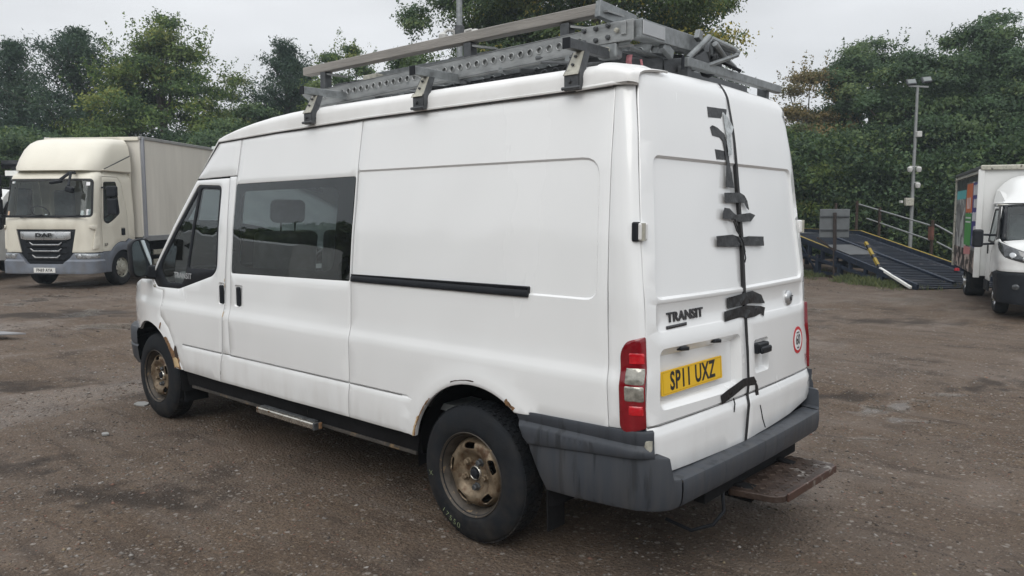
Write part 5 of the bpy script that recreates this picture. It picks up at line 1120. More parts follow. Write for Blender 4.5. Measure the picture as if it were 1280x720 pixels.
# white car/van nose at the very edge of frame
def small_van(label, loc, rz):
    t = thing('parked_van', label, 'van', loc, rz)
    G = []
    for (u, z, w) in ((-5.0, .55, .96), (-5.0, 2.2, .90), (-2.0, 2.35, .90), (-1.55, 2.2, .88), (-1.0, 1.35, .90), (-.25, 1.12, .88), (0, .95, .82), (.03, .62, .85)):
        G.append([(u-.25*abs(a)**4*(u > -1.6), a*w, z-.08*abs(a)**6) for a in np.linspace(-1, 1, 15)])
    MB().grid(G).build('body_top', TWHITE, t, sharp=50)
    for s in (1, -1):
        P = [(-5.0, .35), (-5.0, 2.12), (-2.0, 2.27), (-1.8, 2.12), (-1.25, 1.27), (-.5, 1.04), (-.25, .87), (-.22, .54)]
        MB().prism(P, lambda a, b, s=s: (a, s*(.96-.06*max(0, b-1.2)), b), (0, -s*.03, 0)).build('body_side', TWHITE, t, smooth=False)
        MB().prism([(-2.1, 1.35), (-2.1, 2.0), (-1.85, 2.0), (-1.3, 1.3)], lambda a, b, s=s: (a, s*.965, b), (0, -s*.02, 0)).build('side_window', FRIT, t, smooth=False)
        MB().box((-1.2, s*1.12, 1.45), (.12, .22, .34)).build('door_mirror', BLACKP, t, bevel=.04)
        MB().box((.0, s*.62, .86), (.14, .3, .16), Matrix.Rotation(-.3*s, 3, 'Z')).build('headlamp', LAMPG, t, bevel=.04)
        truck_wheel(t, -.95, s*.94, s, .34, .22); truck_wheel(t, -4.2, s*.94, s, .34, .22)
    MB().grid([[(-1.58+.02, a*.80, 2.14) for a in np.linspace(-1, 1, 7)], [(-1.0+.02, a*.85, 1.38) for a in np.linspace(-1, 1, 7)]]).build('windscreen', FRIT, t)
    MB().box((.02, 0, .52), (.30, 1.78, .52)).build('bumper', BLACKP, t, bevel=.07, seg=3)
    MB().box((.10, 0, .86), (.06, .8, .10)).build('grille', BLACKP, t, bevel=.02)
    return t
small_van('white panel van with black bumper just entering the left edge', (20.3, -.95, 0), 2.25)
small_van('white panel van parked out of frame, seen only mirrored in the van side glass', (16.5, 6.5, 0), -.35)

# ================================================================== BOX VAN on the right (white cab, printed curtain side)
iv = thing('box_lorry', 'white box lorry with orange green and purple printed side parked at the right edge', 'lorry', (-1.279, -10.895, 0), 1.877)
def ivf(s, z):     # perimeter of the nose and cab, s=0 centre front
    s = np.asarray(s, float); z = np.asarray(z, float); q = np.abs(s); sg = np.sign(s); a0, rc = .62, .33
    th = np.clip((q-a0)/rc, 0, PI/2); v = np.where(q < a0, q, a0+rc*np.sin(th)); u = np.where(q < a0, 0, -(rc-rc*np.cos(th)))-np.clip(q-a0-rc*PI/2, 0, 99)-.06*(np.clip(q, 0, a0)/a0)**2
    u = u-np.interp(z, [.25, .75, 1.0, 1.2], [0, 0, .03, .12])*np.clip(1+u/.9, 0, 1)
    v = v*np.interp(z, [.2, 1.2, 1.85], [1, 1, .90]); return np.stack([u, sg*v, z], -1)
SI = lambda u: .62+.33*PI/2+(-u-.33-.06)
for sg in (1, -1):
    X = lambda u: sg*SI(u); od = (.1, sg, 0)
    arcp = [(X(-.98+.36*math.cos(math.radians(a))), .30+.40*math.sin(math.radians(a))) for a in range(160, -1, -16)]
    wg = [(sg*.20, .76), (sg*.30, 1.02), (sg*.62, 1.10), (sg*.95, 1.21), (X(-.50), 1.27), (X(-.82), 1.24), (X(-1.0), 1.10), (X(-1.22), .86), (X(-1.30), .62)]+[q for q in arcp if q[1] > .60]+[(X(-.58), .76)]
    panel('front_wing', wg, ivf, od, TWHITE, iv, sp=.08, fns=[lambda u, v: .012*np.exp(-((v-.98)/.05)**2)])
    win = rpoly([(X(-.86), 1.27), (X(-1.0), 1.62), (X(-1.08), 1.76), (X(-1.62), 1.76), (X(-1.62), 1.20), (X(-1.0), 1.18)], .04)
    dr = panel('cab_door', [(X(-.84), 1.245), (X(-1.06), 1.80), (X(-1.72), 1.80), (X(-1.74), .52), (X(-1.32), .52), (X(-1.30), .62), (X(-1.23), .87), (X(-1.01), 1.11)], ivf, od, TWHITE, iv, holes=[win], sp=.1)
    panel('window_glass', win, ivf, od, GLST, dr, off=-.01, depth=0, sp=.2, edge=0)
    panel('door_seal', offset(win, -.008), ivf, od, RUBBERB, dr, holes=[offset(win, .025)], off=.002, depth=.01, sp=.2, edge=0)
    panel('door_handle', rpoly([(X(-1.52), 1.16), (X(-1.62), 1.16), (X(-1.62), .98), (X(-1.52), .98)], .02), ivf, od, BLACKP, dr, off=.01, depth=.03, sp=.1)
    panel('lower_skirt', [(X(-1.36), .51), (X(-1.9), .51), (X(-1.9), .33), (X(-1.38), .33)], ivf, od, BLACKP, iv, sp=.1)
    panel('bumper_side', [(sg*.0, .76), (sg*.0, .26), (sg*.6, .24), (X(-.55), .28)]+[q for q in arcp if q[1] < .70 and abs(q[0]) < abs(X(-.98))][::-1]+[(X(-.60), .745), (sg*.22, .745)], ivf, (1, sg*.5, 0), BLACKP, iv, off=.02, sp=.08, depth=.05)
    hl = panel('headlamp', rpoly([(sg*.45, 1.0), (sg*.60, 1.065), (sg*.95, 1.20), (X(-.40), 1.24), (X(-.42), 1.17), (sg*.92, .98), (sg*.62, .90), (sg*.45, .92)], .03), ivf, (1, sg*.5, 0), mat('dark_headlamp', (.07, .075, .08), .12, .3, var=.5, vs=20, coat=1), iv, off=.012, depth=.02, sp=.05)
    for a, b in ((.62, .965), (.80, 1.02)): panel('lamp_bowl', [(sg*a+.05*math.cos(q), b+.04*math.sin(q)) for q in np.linspace(0, 2*PI, 13)[:-1]], ivf, (1, sg*.5, 0), SILVER, hl, off=.018, depth=.003, sp=.05)
    panel('fog_lamp', [(sg*.74+.05*math.cos(q), .52+.045*math.sin(q)) for q in np.linspace(0, 2*PI, 13)[:-1]], ivf, (1, sg*.5, 0), mat('dark_headlamp', (0, 0, 0)), iv, off=.03, depth=.01, sp=.05)
    MB().box((-.80, sg*1.21, 1.27), (.13, .16, .30)).build('door_mirror', BLACKP, iv, bevel=.04, seg=3)
    MB().beam((-.80, sg*.925, 1.24), (-1.075, sg*.868, 1.80), .035, .10).build('door_pillar', FRIT, iv, bevel=.008)
    ma = MB(); ma.tube([(-.95, sg*.92, 1.32), (-.82, sg*1.15, 1.33)], .02, 6); ma.tube([(-.95, sg*.92, 1.18), (-.82, sg*1.15, 1.17)], .02, 6); ma.build('mirror_arm', BLACKP, iv)
    truck_wheel(iv, -.98, sg*.90, sg, .30, .19, m_=SILVER); truck_wheel(iv, -4.05, sg*1.0, sg, .30, .34, m_=SILVER, dual=True)
    MB().box((-1.35, sg*.80, 1.83), (.22, .16, .03)).build('marker_lamp', CLEARL, iv, bevel=.01)
def ivs(t_, a): e = 1-a*a; return (-.74-(1.22-.74)*t_+e*(.24-.02*t_), a*(.90-.07*t_), 1.22+.60*t_+.02*e)
MB().grid([[ivs(t_, a) for a in np.linspace(-1, 1, 15)] for t_ in np.linspace(0, 1, 5)]).build('windscreen', GLST, iv)
o = MB().grid([[ivs(t_, a) for a in np.linspace(-1, -.90, 3)] for t_ in np.linspace(0, 1, 5)]).grid([[ivs(t_, a) for a in np.linspace(.90, 1, 3)] for t_ in np.linspace(0, 1, 5)]).grid([[ivs(t_, a) for a in np.linspace(-1, 1, 15)] for t_ in (.95, 1)]).grid([[ivs(t_, a) for a in np.linspace(-1, 1, 15)] for t_ in (0, .05)]).build('windscreen_surround', FRIT, iv)
o.modifiers.new('t', 'SOLIDIFY').thickness = .01
MB().add([(-.86+.002, -.62, 1.70), (-.86, -.50, 1.705), (-.85, -.50, 1.74), (-.85, -.62, 1.735)], [(0, 1, 2, 3)])
MB().grid([[(-.80+.24*(1-a*a)+(.68+.02*(1-a*a))*k/5, a*(.86-.30*(k/5)**2), 1.235-.26*(k/5)**1.7+.05*(1-a*a)) for a in np.linspace(-1, 1, 13)] for k in range(6)]).build('bonnet', TWHITE, iv, sharp=60)
MB().box((-.02, 0, .90), (.08, .86, .22)).build('grille', BLACKP, iv, bevel=.03)
MB().grid([[(-1.20-.1*k, a*(.83 if k < 6 else .8), 1.825+.03*math.sin(PI*k/6)+.02*(1-a*a)) for a in np.linspace(-1, 1, 9)] for k in range(7)]).build('cab_roof', TWHITE, iv, sharp=60)
MB().box((-.95, 0, .55), (1.7, 1.5, .3)).build('cab_floor', UNDER, iv); MB().box((-1.85, 0, 1.2), (.04, 1.7, 1.25)).build('cab_back', INTER, iv)
MB().box((-.95, 0, 1.10), (.3, 1.6, .14)).build('dashboard', INTER, iv, bevel=.04)
for v in (-.42, .42): MB().box((-1.62, v, 1.30), (.12, .45, .75)).build('backrest', SEAT, iv, bevel=.05)
# deflector: rises from cab roof to the box front
G = []
for k in range(9):
    t_ = k/8; row = []
    for i in range(17):
        a = -1+i/8; w = .80+.02*t_; h = (2.36-1.86)*math.sin(t_*PI/2)**1.1; row.append((-1.12-.80*t_-.16*abs(a)**3*(1-t_), a*w*(1-.12*math.sin(PI*t_)*abs(a)), 1.86+h*(1-.55*abs(a)**5)))
    G.append(row)
MB().grid(G).build('air_deflector', TWHITE, iv, sharp=70)
for sg in (1, -1):
    MB().add([G[k][-1 if sg > 0 else 0] for k in range(9)]+[(-1.92, sg*.86, 1.86)], [tuple(range(10))]).build('deflector_side', TWHITE, iv, smooth=False)
bxo = MB().box((-3.83, 0, 1.535), (3.66, 2.12, 1.97)).build('load_box', TWHITE, iv, bevel=.01)
MB().box((-1.97, 0, 2.50), (.07, 2.16, .09)).build('front_rail', CREAMST, bxo, bevel=.02)
for sg in (1, -1):
    MB().beam((-1.99, sg*1.06, .52), (-1.99, sg*1.06, 2.47), .10, .06, up=(1, 0, 0)).build('front_post', TWHITE, bxo, bevel=.012)
    MB().beam((-5.69, sg*1.06, .52), (-5.69, sg*1.06, 2.47), .07, .06, up=(1, 0, 0)).build('rear_post', CREAMST, bxo, bevel=.012)
    MB().beam((-2.0, sg*1.07, 2.50), (-5.7, sg*1.07, 2.50), .05, .06).build('roof_rail', DARKST, bxo, bevel=.01)
    MB().beam((-2.0, sg*1.085, 2.41), (-5.7, sg*1.085, 2.41), .03, .025).build('curtain_track', CREAMST, bxo, bevel=.004)
MB().beam((-1.9, .4, .48), (-5.7, .4, .48), .07, .14).build('chassis_rail', UNDER, iv); MB().beam((-1.9, -.4, .48), (-5.7, -.4, .48), .07, .14).build('chassis_rail', UNDER, iv)
def gpan(nm, P, m_, off=0): return MB().prism(P, lambda a, b: (a, -1.064-off, b), (0, .003, 0)).build(nm, m_, bxo, smooth=False)
col = lambda n, c, **k: mat(n, c, .5, **k)
gpan('printed_panel', [(-2.05, .56), (-5.64, .56), (-5.64, 2.44), (-2.05, 2.44)], col('print_grey_photo', (.16, .16, .16), var=.9, vs=3, spots=((.42, .43, .42), .52, 2.6, .03)))
gpan('printed_panel', [(-2.05, 2.29), (-5.64, 2.29), (-5.64, 2.38), (-2.05, 2.38)], col('print_black', (.02, .025, .025)), .003)
gpan('printed_panel', [(-2.05, .56), (-5.64, .56), (-5.64, .98), (-2.05, .98)], col('print_collage', (.05, .04, .035), var=.6, vs=5, spots=((.45, .36, .32), .55, 5, .02)), .003)
gpan('printed_panel', [(-3.95, 1.98), (-5.5, 1.98), (-5.5, 2.16), (-3.95, 2.16)], col('print_teal', (.10, .40, .42)), .004)
gpan('printed_panel', [(-3.95, 2.16), (-5.6, 2.16), (-5.6, 2.29), (-3.95, 2.29)], col('print_black', (0, 0, 0)), .004)
pp = gpan('printed_panel', [(-2.10, 1.02), (-2.92, 1.08), (-2.90, 2.26), (-2.10, 2.26)], col('print_purple', (.045, .04, .19)), .006)
po = gpan('printed_panel', [(-2.95, 1.70), (-3.88, 1.70), (-3.80, 2.26), (-2.94, 2.26)], col('print_orange', (.55, .14, .05)), .006)
pg = gpan('printed_panel', [(-2.96, 1.06), (-3.95, 1.06), (-3.88, 1.68), (-2.95, 1.68)], col('print_green', (.06, .27, .06)), .006)
gpan('printed_panel', [(-2.95, .90), (-3.9, .86), (-3.9, 1.03), (-2.95, 1.03)], col('print_pink', (.5, .2, .2)), .006)
PW = col('print_white', (.6, .6, .62))
for z, h, n in ((2.12, .20, 5), (1.87, .17, 4), (1.62, .17, 5), (1.38, .14, 3), (1.18, .16, 4)):       # rows of unreadable pale lettering
    for k in range(n): gpan('printed_mark', [(-2.34-.10*k, z-h/2+.02*(k % 2)), (-2.41-.10*k, z-h/2), (-2.41-.10*k, z+h/2-.02*(k % 3)), (-2.34-.10*k, z+h/2)], PW, .009)
for z, h in ((1.88, .22),):
    for k in range(3): gpan('printed_mark', [(-3.2-.2*k, z-h/2), (-3.28-.2*k, z-h/2), (-3.28-.2*k, z+h/2), (-3.2-.2*k, z+h/2)], PW, .009)
for k in range(2): gpan('printed_mark', [(-3.05, 1.50+.08*k), (-3.8, 1.50+.08*k), (-3.8, 1.53+.08*k), (-3.05, 1.53+.08*k)], PW, .009)

# ================================================================== LOADING RAMP
RN = Vector((1.96, -15.1, 0)); rd = Vector((.787, -.617, 0)).normalized(); rn_ = Vector((-.617, -.787, 0)).normalized()
ramp = thing('loading_ramp', 'dark blue steel loading ramp with yellow edges between the van and the right lorry', 'ramp', RN, math.atan2(rd.y, rd.x))
# local: x uphill, -y across away from camera
BLUE = mat('dark_blue_steel', (.012, .020, .038), .6, .1, var=.4, vs=6, bump=.1, bs=60, spots=((.09, .07, .05), .62, 9, .1))
DECK = mat('wet_dark_deck', (.016, .021, .032), .6, .2, var=.5, vs=5, bump=.3, bs=50, spots=((.07, .07, .08), .60, 2.2, .08), spec=.25)
YEL = mat('yellow_edge', (.30, .215, .03), .6, var=.3, vs=15)
sl_ = .19; W_ = 2.4
def rz_(x): return .03+min(x, 5.5)*sl_
for k in range(22):      # deck plates
    x0 = k*.40; a, b_ = Vector((x0+.004, -W_/2, rz_(x0)-.02)), Vector((x0+.396, -W_/2, rz_(x0+.40)-.02)); MB().beam(a, b_, W_-.16, .03).build('deck_plate', DECK, ramp, bevel=.004)
tb_ = MB()
for k in range(60):
    x0 = .1+k*.14; tb_.box((x0, -W_/2, rz_(x0)+.004), (.02, W_-.5, .012))
tb_.build('grip_bar', DECK, ramp, kind='stuff')
MB().beam((.3, -W_/2, rz_(.3)+.02), (5.5, -W_/2, rz_(5.5)+.02), .10, .05).build('centre_rail', BLUE, ramp)
for k, (x0, x1, y) in enumerate(((3.0, 4.1, -.75), (6.0, 7.0, -.9))): MB().beam((x0, y, rz_(x0)+.012), (x1, y, rz_(x1)+.012), .8, .012).build('worn_plate', mat('worn_pale_plate', (.10, .105, .11), .5, .3, var=.3), ramp)
for y in (-.03, -W_+.03):
    for a, b_ in ((0, 5.5), (5.5, 8.6)):
        MB().beam((a, y, rz_(a)+.02), (b_, y, rz_(b_)+.02), .07, .14).build('edge_beam', BLUE, ramp, bevel=.006)
        if y > -1 and a == 0: MB().beam((3.3, y, rz_(3.3)+.097), (b_, y, rz_(b_)+.097), .05, .010).build('edge_strip', YEL, ramp)
        else: MB().beam((max(a, .6), y, rz_(max(a, .6))+.097), (b_, y, rz_(b_)+.097), .05, .010).build('edge_strip', YEL, ramp)
    MB().beam((.9, y, rz_(.9)-.16), (5.5, y, rz_(5.5)-.42), .07, .08).build('lower_beam', BLUE, ramp, bevel=.006)
    MB().beam((5.5, y, rz_(5.5)-.42), (8.6, y, rz_(5.5)-.42), .07, .08).build('lower_beam', BLUE, ramp, bevel=.006)
    for x in np.arange(.6, 8.4, .62):
        MB().beam((x, y, rz_(x)-.04), (x, y, rz_(x)-.10-.33*min(1, x/5.5)), .08, .08, up=(1, 0, 0)).build('web_post', BLUE, ramp)
    for x in (2.9, 3.9, 4.9, 6.2, 8.3): MB().beam((x, y, rz_(x)-.2), (x, y, 0), .12, .12, up=(1, 0, 0)).build('leg', BLUE, ramp, bevel=.008)
    MB().beam((2.9, y, .10), (8.4, y, .10), .05, .08).build('ground_beam', BLUE, ramp)
    MB().beam((4.0, y+.01, .15), (4.8, y+.01, .85), .04, .05).build('brace', BLUE, ramp)
for x in (3.9, 6.2): MB().beam((x, 0, .35), (x, -W_, .35), .06, .08).build('cross_beam', BLUE, ramp)
# signboard backs on posts behind the ramp
SG = mat('grey_sign_back', (.14, .15, .155), .6, .2, var=.12); BRN = mat('rusty_brown_post', (.035, .026, .023), .85, var=.4, vs=20)
def W3(x, y): p = RN+rd*x+rn_*y; return (p.x, p.y)
s1 = thing('sign_board', 'grey back of a square sign on a leaning brown post at the ramp side', 'sign', (*W3(3.15, .02), 0), 0)
bv = Vector((.75, .66, 0)).normalized()
MB().box((0, 0, 0), (.78, .03, .74), Matrix.Rotation(math.atan2(bv.y, bv.x), 3, 'Z')).build('sign_plate', SG, s1, bevel=.01).location = (.05, -.05, 1.42)
MB().beam((-.02, 0, -.02), (.03, .0, 1.70), .07, .07, up=(0, 1, 0)).build('post', BRN, s1, bevel=.005)
MB().beam((.02, .03, .72), (.36, .30, 1.06), .05, .04).build('brace', BRN, s1)
for z in (1.25, 1.6): MB().box((0, 0, 0), (.76, .03, .03), Matrix.Rotation(math.atan2(bv.y, bv.x), 3, 'Z')).build('stiffener', DARKST, s1).location = (.03, -.015, z)
s2 = thing('sign_board', 'small pale square plate on a thin post beside the van rear door edge', 'sign', (*W3(7.0, 0.3), 0), 0)
MB().box((0, 0, 0), (.26, .03, .30), Matrix.Rotation(math.atan2(bv.y, bv.x), 3, 'Z')).build('sign_plate', mat('pale_sign', (.20, .20, .17), .6), s2).location = (.35, .3, 1.72)
MB().beam((.37, .29, 0), (.37, .29, 1.85), .05, .05, up=(0, 1, 0)).build('post', BRN, s2)
# yellow and black barrier arm, lower half white
ba = thing('barrier_arm', 'fallen barrier arm, upper half yellow and black and lower half white, across the ramp foot', 'barrier', (*W3(.05, -.10), 0), 0)
p0 = Vector((0, 0, .04)); p1 = Vector(W3(1.35, .05)).to_3d()-Vector(W3(.05, -.10)).to_3d()+Vector((0, 0, .38)); p2 = Vector(W3(2.0, .1)).to_3d()-Vector(W3(.05, -.10)).to_3d()+Vector((0, 0, .97))
MB().beam(p0, p1, .06, .06).build('white_section', PLATEW, ba, bevel=.008)
for k in range(8):
    a = p1+(p2-p1)*k/8; b_ = p1+(p2-p1)*(k+1)/8; MB().beam(a, b_, .065, .065).build('stripe', YEL if k % 3 else INK, ba)
bpz = MB(); bpz.beam(tuple(p1+Vector((.02, -.02, -.38))), tuple(p1+Vector((.02, -.02, .04))), .09, .09, up=(1, 0, 0)); bpz.build('pivot_post', BLUE, ba)
# galvanised hand rails on rusty posts beyond the ramp
hr = thing('hand_rail', 'galvanised handrail on rusty posts running down the far side of the ramp', 'railing', (*W3(0, 2.9), 0), math.atan2(rd.y, rd.x))
GAL2 = mat('pale_galvanised_tube', (.26, .27, .27), .5, .4)
for (x0, z0, x1, z1) in ((6.4, 1.95, 3.3, 1.36), (6.0, 1.52, 3.2, .95), (3.1, 1.38, .4, .40), (3.0, .92, .9, .25)):
    MB().tube([(x0, 0, z0), (x1, 0, z1)], .022, 8).build('rail', GAL2, hr)
for x, z in ((7.6, 2.0), (6.5, 2.05), (5.4, 1.85), (3.2, 1.50)): MB().box((x, 0, z/2), (.06, .06, z)).build('post', RUSTD, hr, bevel=.005)
MB().box((3.2, .03, 1.15), (.14, .07, .35)).build('post_clamp', mat('brown_rusty_clamp', (.12, .05, .035), .9, var=.4), hr)
sk_ = thing('waste_skip', 'low grey concrete and steel trough behind the handrail', 'skip', (*W3(1.9, 4.2), 0), math.atan2(rd.y, rd.x)+1.0)
for c, d in (((0, 0, .45), (.1, 3.0, .9)), ((-1.6, 0, .45), (.1, 3.0, .9))): MB().box(c, d).build('wall_slab', DARKST, sk_, bevel=.02)
for c, d in (((0, 0, .93), (.16, 3.1, .07)), ((-1.6, 0, .93), (.16, 3.1, .07))): MB().box(c, d).build('rim', GAL2, sk_, bevel=.01)
MB().box((-.8, 0, .2), (1.5, 2.9, .1)).build('base', DARKST, sk_)
# litter on the ramp foot
lt = MB().box((0, 0, .03), (.22, .12, .05), Matrix.Rotation(.4, 3, 'Z')).build('white_litter', PLATEW, None, bevel=.01, label='scrap of white packaging lying on the far ramp edge', cat='litter'); lt.location = (*W3(.7, 1.9), .16)
rl2 = MB().lathe([(0, .06), (.05, .06), (.06, .0), (0, 0)], (0, 0, 0), 'z', 12).build('red_cup', REDS, None, label='small red and white cup lying near the far ramp edge', cat='litter'); rl2.location = (*W3(1.3, 2.1), .30)

# ================================================================== POLES
def pole(label, x, y, H, r, kind):
    t = thing('camera_pole', label, 'lamp post', (x, y, 0)); 
    P = MB(); P.tube([(0, 0, 0), (0, 0, H*.5), (.0, 0, H)], [r*1.25, r, r*.8], 12); P.build('pole', GALV if kind == 'L' else GAL2, t, sharp=60)
    return t
rp_ = pole('tall grey pole with twin floodlights and cameras rising behind the loading ramp', 3.98, -22.35, 5.48, .050, 'R')
WPL = mat('white_camera_plastic', (.50, .50, .48), .5)
px_ = Vector((.752, .659, 0))
MB().beam(px_*-.32+Vector((0, 0, 5.46)), px_*.26+Vector((0, 0, 5.49)), .05, .05).build('lamp_crossbar', GAL2, rp_)
for k in (-.20, .26):       # world +x+y is image left
    c = px_*k*-1+Vector((0, 0, 5.60+(.07 if k > 0 else 0))); R_ = Matrix.Rotation(math.atan2(.659, .752), 3, 'Z') @ Matrix.Rotation(.5, 3, 'X') @ Matrix.Rotation(.10, 3, 'Y')
    fl_ = MB().box(c, (.29, .08, .19), R_).build('floodlight', DARKST, rp_, bevel=.015); MB().box(c+R_ @ Vector((0, .044, 0)), (.23, .01, .13), R_).build('lamp_glass', mat('lamp_glass_grey', (.22, .24, .24), .4), fl_)
for z, w, h, dx in ((4.05, .20, .22, -.06), (2.02, .34, .30, .14), (2.02, .10, .10, .38)):
    MB().box(px_*dx+Vector((0, 0, z))+Vector((-.06, .07, 0)), (w*.75, .13, h*.8), Matrix.Rotation(math.atan2(.659, .752), 3, 'Z')).build('junction_box', WPL if h < .3 else CREAMST, rp_, bevel=.02)
for z, dx in ((3.0, -.10), (3.0, .17), (2.52, -.09)):
    c_ = px_*dx+Vector((-.08, .1, z)); cm = MB(); cm.lathe([(0, -.09), (.06, -.075), (.08, 0), (.08, .04), (.04, .08), (0, .08)], tuple(c_), 'z', 14); cm.build('dome_camera', WPL, rp_)
    MB().beam(tuple(c_+Vector((0, 0, .09))), (0, 0, z+.09), .03, .03).build('camera_arm', WPL, rp_)
MB().box((0, 0, .25), (.5, .5, .5)).build('pole_base', DARKST, rp_, bevel=.03)
lp = pole('grey pole with two white camera brackets rising behind the van roof rack', 7.19, -6.10, 8.0, .056, 'L')
for sg in (-1, 1):
    a = px_*(sg*.10)+Vector((0, 0, 4.78)); arm = MB(); arm.tube([px_*(sg*.05)+Vector((0, 0, 4.70)), px_*(sg*.10)+Vector((0, 0, 4.84)), px_*(sg*.20)+Vector((0, 0, 4.86)), px_*(sg*.27)+Vector((0, 0, 4.80))], .028, 8); arm.build('camera_arm', WPL, lp)
    cm = MB(); cm.lathe([(0, -.10), (.06, -.09), (.085, -.02), (.085, .03), (.04, .07), (0, .07)], tuple(px_*(sg*.28)+Vector((0, 0, 4.74 if sg > 0 else 4.80))), 'z', 14); cm.build('dome_camera', WPL, lp)
cl = MB(); cl.lathe([(.065, -.15), (.085, -.15), (.085, .15), (.065, .15)], (0, 0, 4.77), 'z', 14); cl.build('pole_clamp', DARKST, lp)
ct = MB(); ct.box((0, 0, 5.0), (.0, .0, .0)); 

# ================================================================== TREES
def leafmat(name, col, trans=.25):
    col = tuple(q*1.16 for q in col)
    if name in MATS: return MATS[name]
    M = mat(name, col, .6, var=.3, vs=1.2, spec=.25, rv=.08); t = M.node_tree; b = t.nodes['Principled BSDF']; o = t.nodes['Material Output']
    tr = N(t, 'ShaderNodeBsdfTranslucent'); tr.inputs[0].default_value = (col[0]*1.3, col[1]*1.35, col[2]*.8, 1); mx_ = N(t, 'ShaderNodeMixShader'); mx_.inputs[0].default_value = trans
    t.links.new(b.outputs[0], mx_.inputs[1]); t.links.new(tr.outputs[0], mx_.inputs[2]); t.links.new(mx_.outputs[0], o.inputs[0]); return M
PAL = {'dark': [((.034, .062, .030), 3), ((.052, .090, .042), 4), ((.085, .128, .052), 2), ((.115, .155, .06), .6)],
       'pine': [((.028, .052, .038), 4), ((.044, .076, .050), 4), ((.068, .105, .064), 2)],
       'beech': [((.040, .074, .026), 3), ((.068, .112, .034), 4), ((.115, .160, .042), 3), ((.18, .20, .055), 1)],
       'yellowish': [((.036, .062, .026), 3), ((.062, .096, .032), 4), ((.11, .135, .036), 2), ((.24, .21, .045), .9)],
       'autumn': [((.11, .092, .045), 3), ((.17, .13, .055), 3), ((.07, .085, .035), 3), ((.22, .16, .07), 1)],
       'pale': [((.085, .108, .055), 3), ((.13, .152, .075), 3), ((.175, .18, .09), 1)]}
BARK = mat('tree_bark', (.075, .06, .048), .9, var=.35, vs=10, bump=.4, bs=40)
def leaf_mesh(name, P, size, aspect, pal, cidx, r, parent, NV=None, rnd=.75, **k):
    """P (n,3) leaf centres; cidx colour index per leaf; NV rough facing of each leaf (outwards of its bough)"""
    n = len(P); nrm_ = r.normal(size=(n, 3))*rnd
    nrm_ = nrm_+(NV if NV is not None else np.array([0, 0, .5])); nrm_ /= np.linalg.norm(nrm_, axis=1)[:, None]+1e-9
    a = np.cross(nrm_, r.normal(size=(n, 3))); a /= np.linalg.norm(a, axis=1)[:, None]+1e-9; b = np.cross(nrm_, a)
    s = size*r.uniform(.55, 1.4, n)[:, None]; s = s*1.12; V = np.stack([P-a*s, P+a*s*.75+b*s*aspect, P+a*s*.5-b*s*aspect*1.1], 1).reshape(-1, 3); F = np.arange(3*n).reshape(n, 3)
    o = mesh_np(name, V, F, [leafmat('leaf_%s_%d' % (pal, i), c) for i, (c, w) in enumerate(PAL[pal])], parent, False, None, **k)
    o.data.polygons.foreach_set('material_index', cidx.astype(np.int32)); return o
def colr(r, n, pal):
    w = np.array([q for _, q in PAL[pal]]); return r.choice(len(w), n, p=w/w.sum())
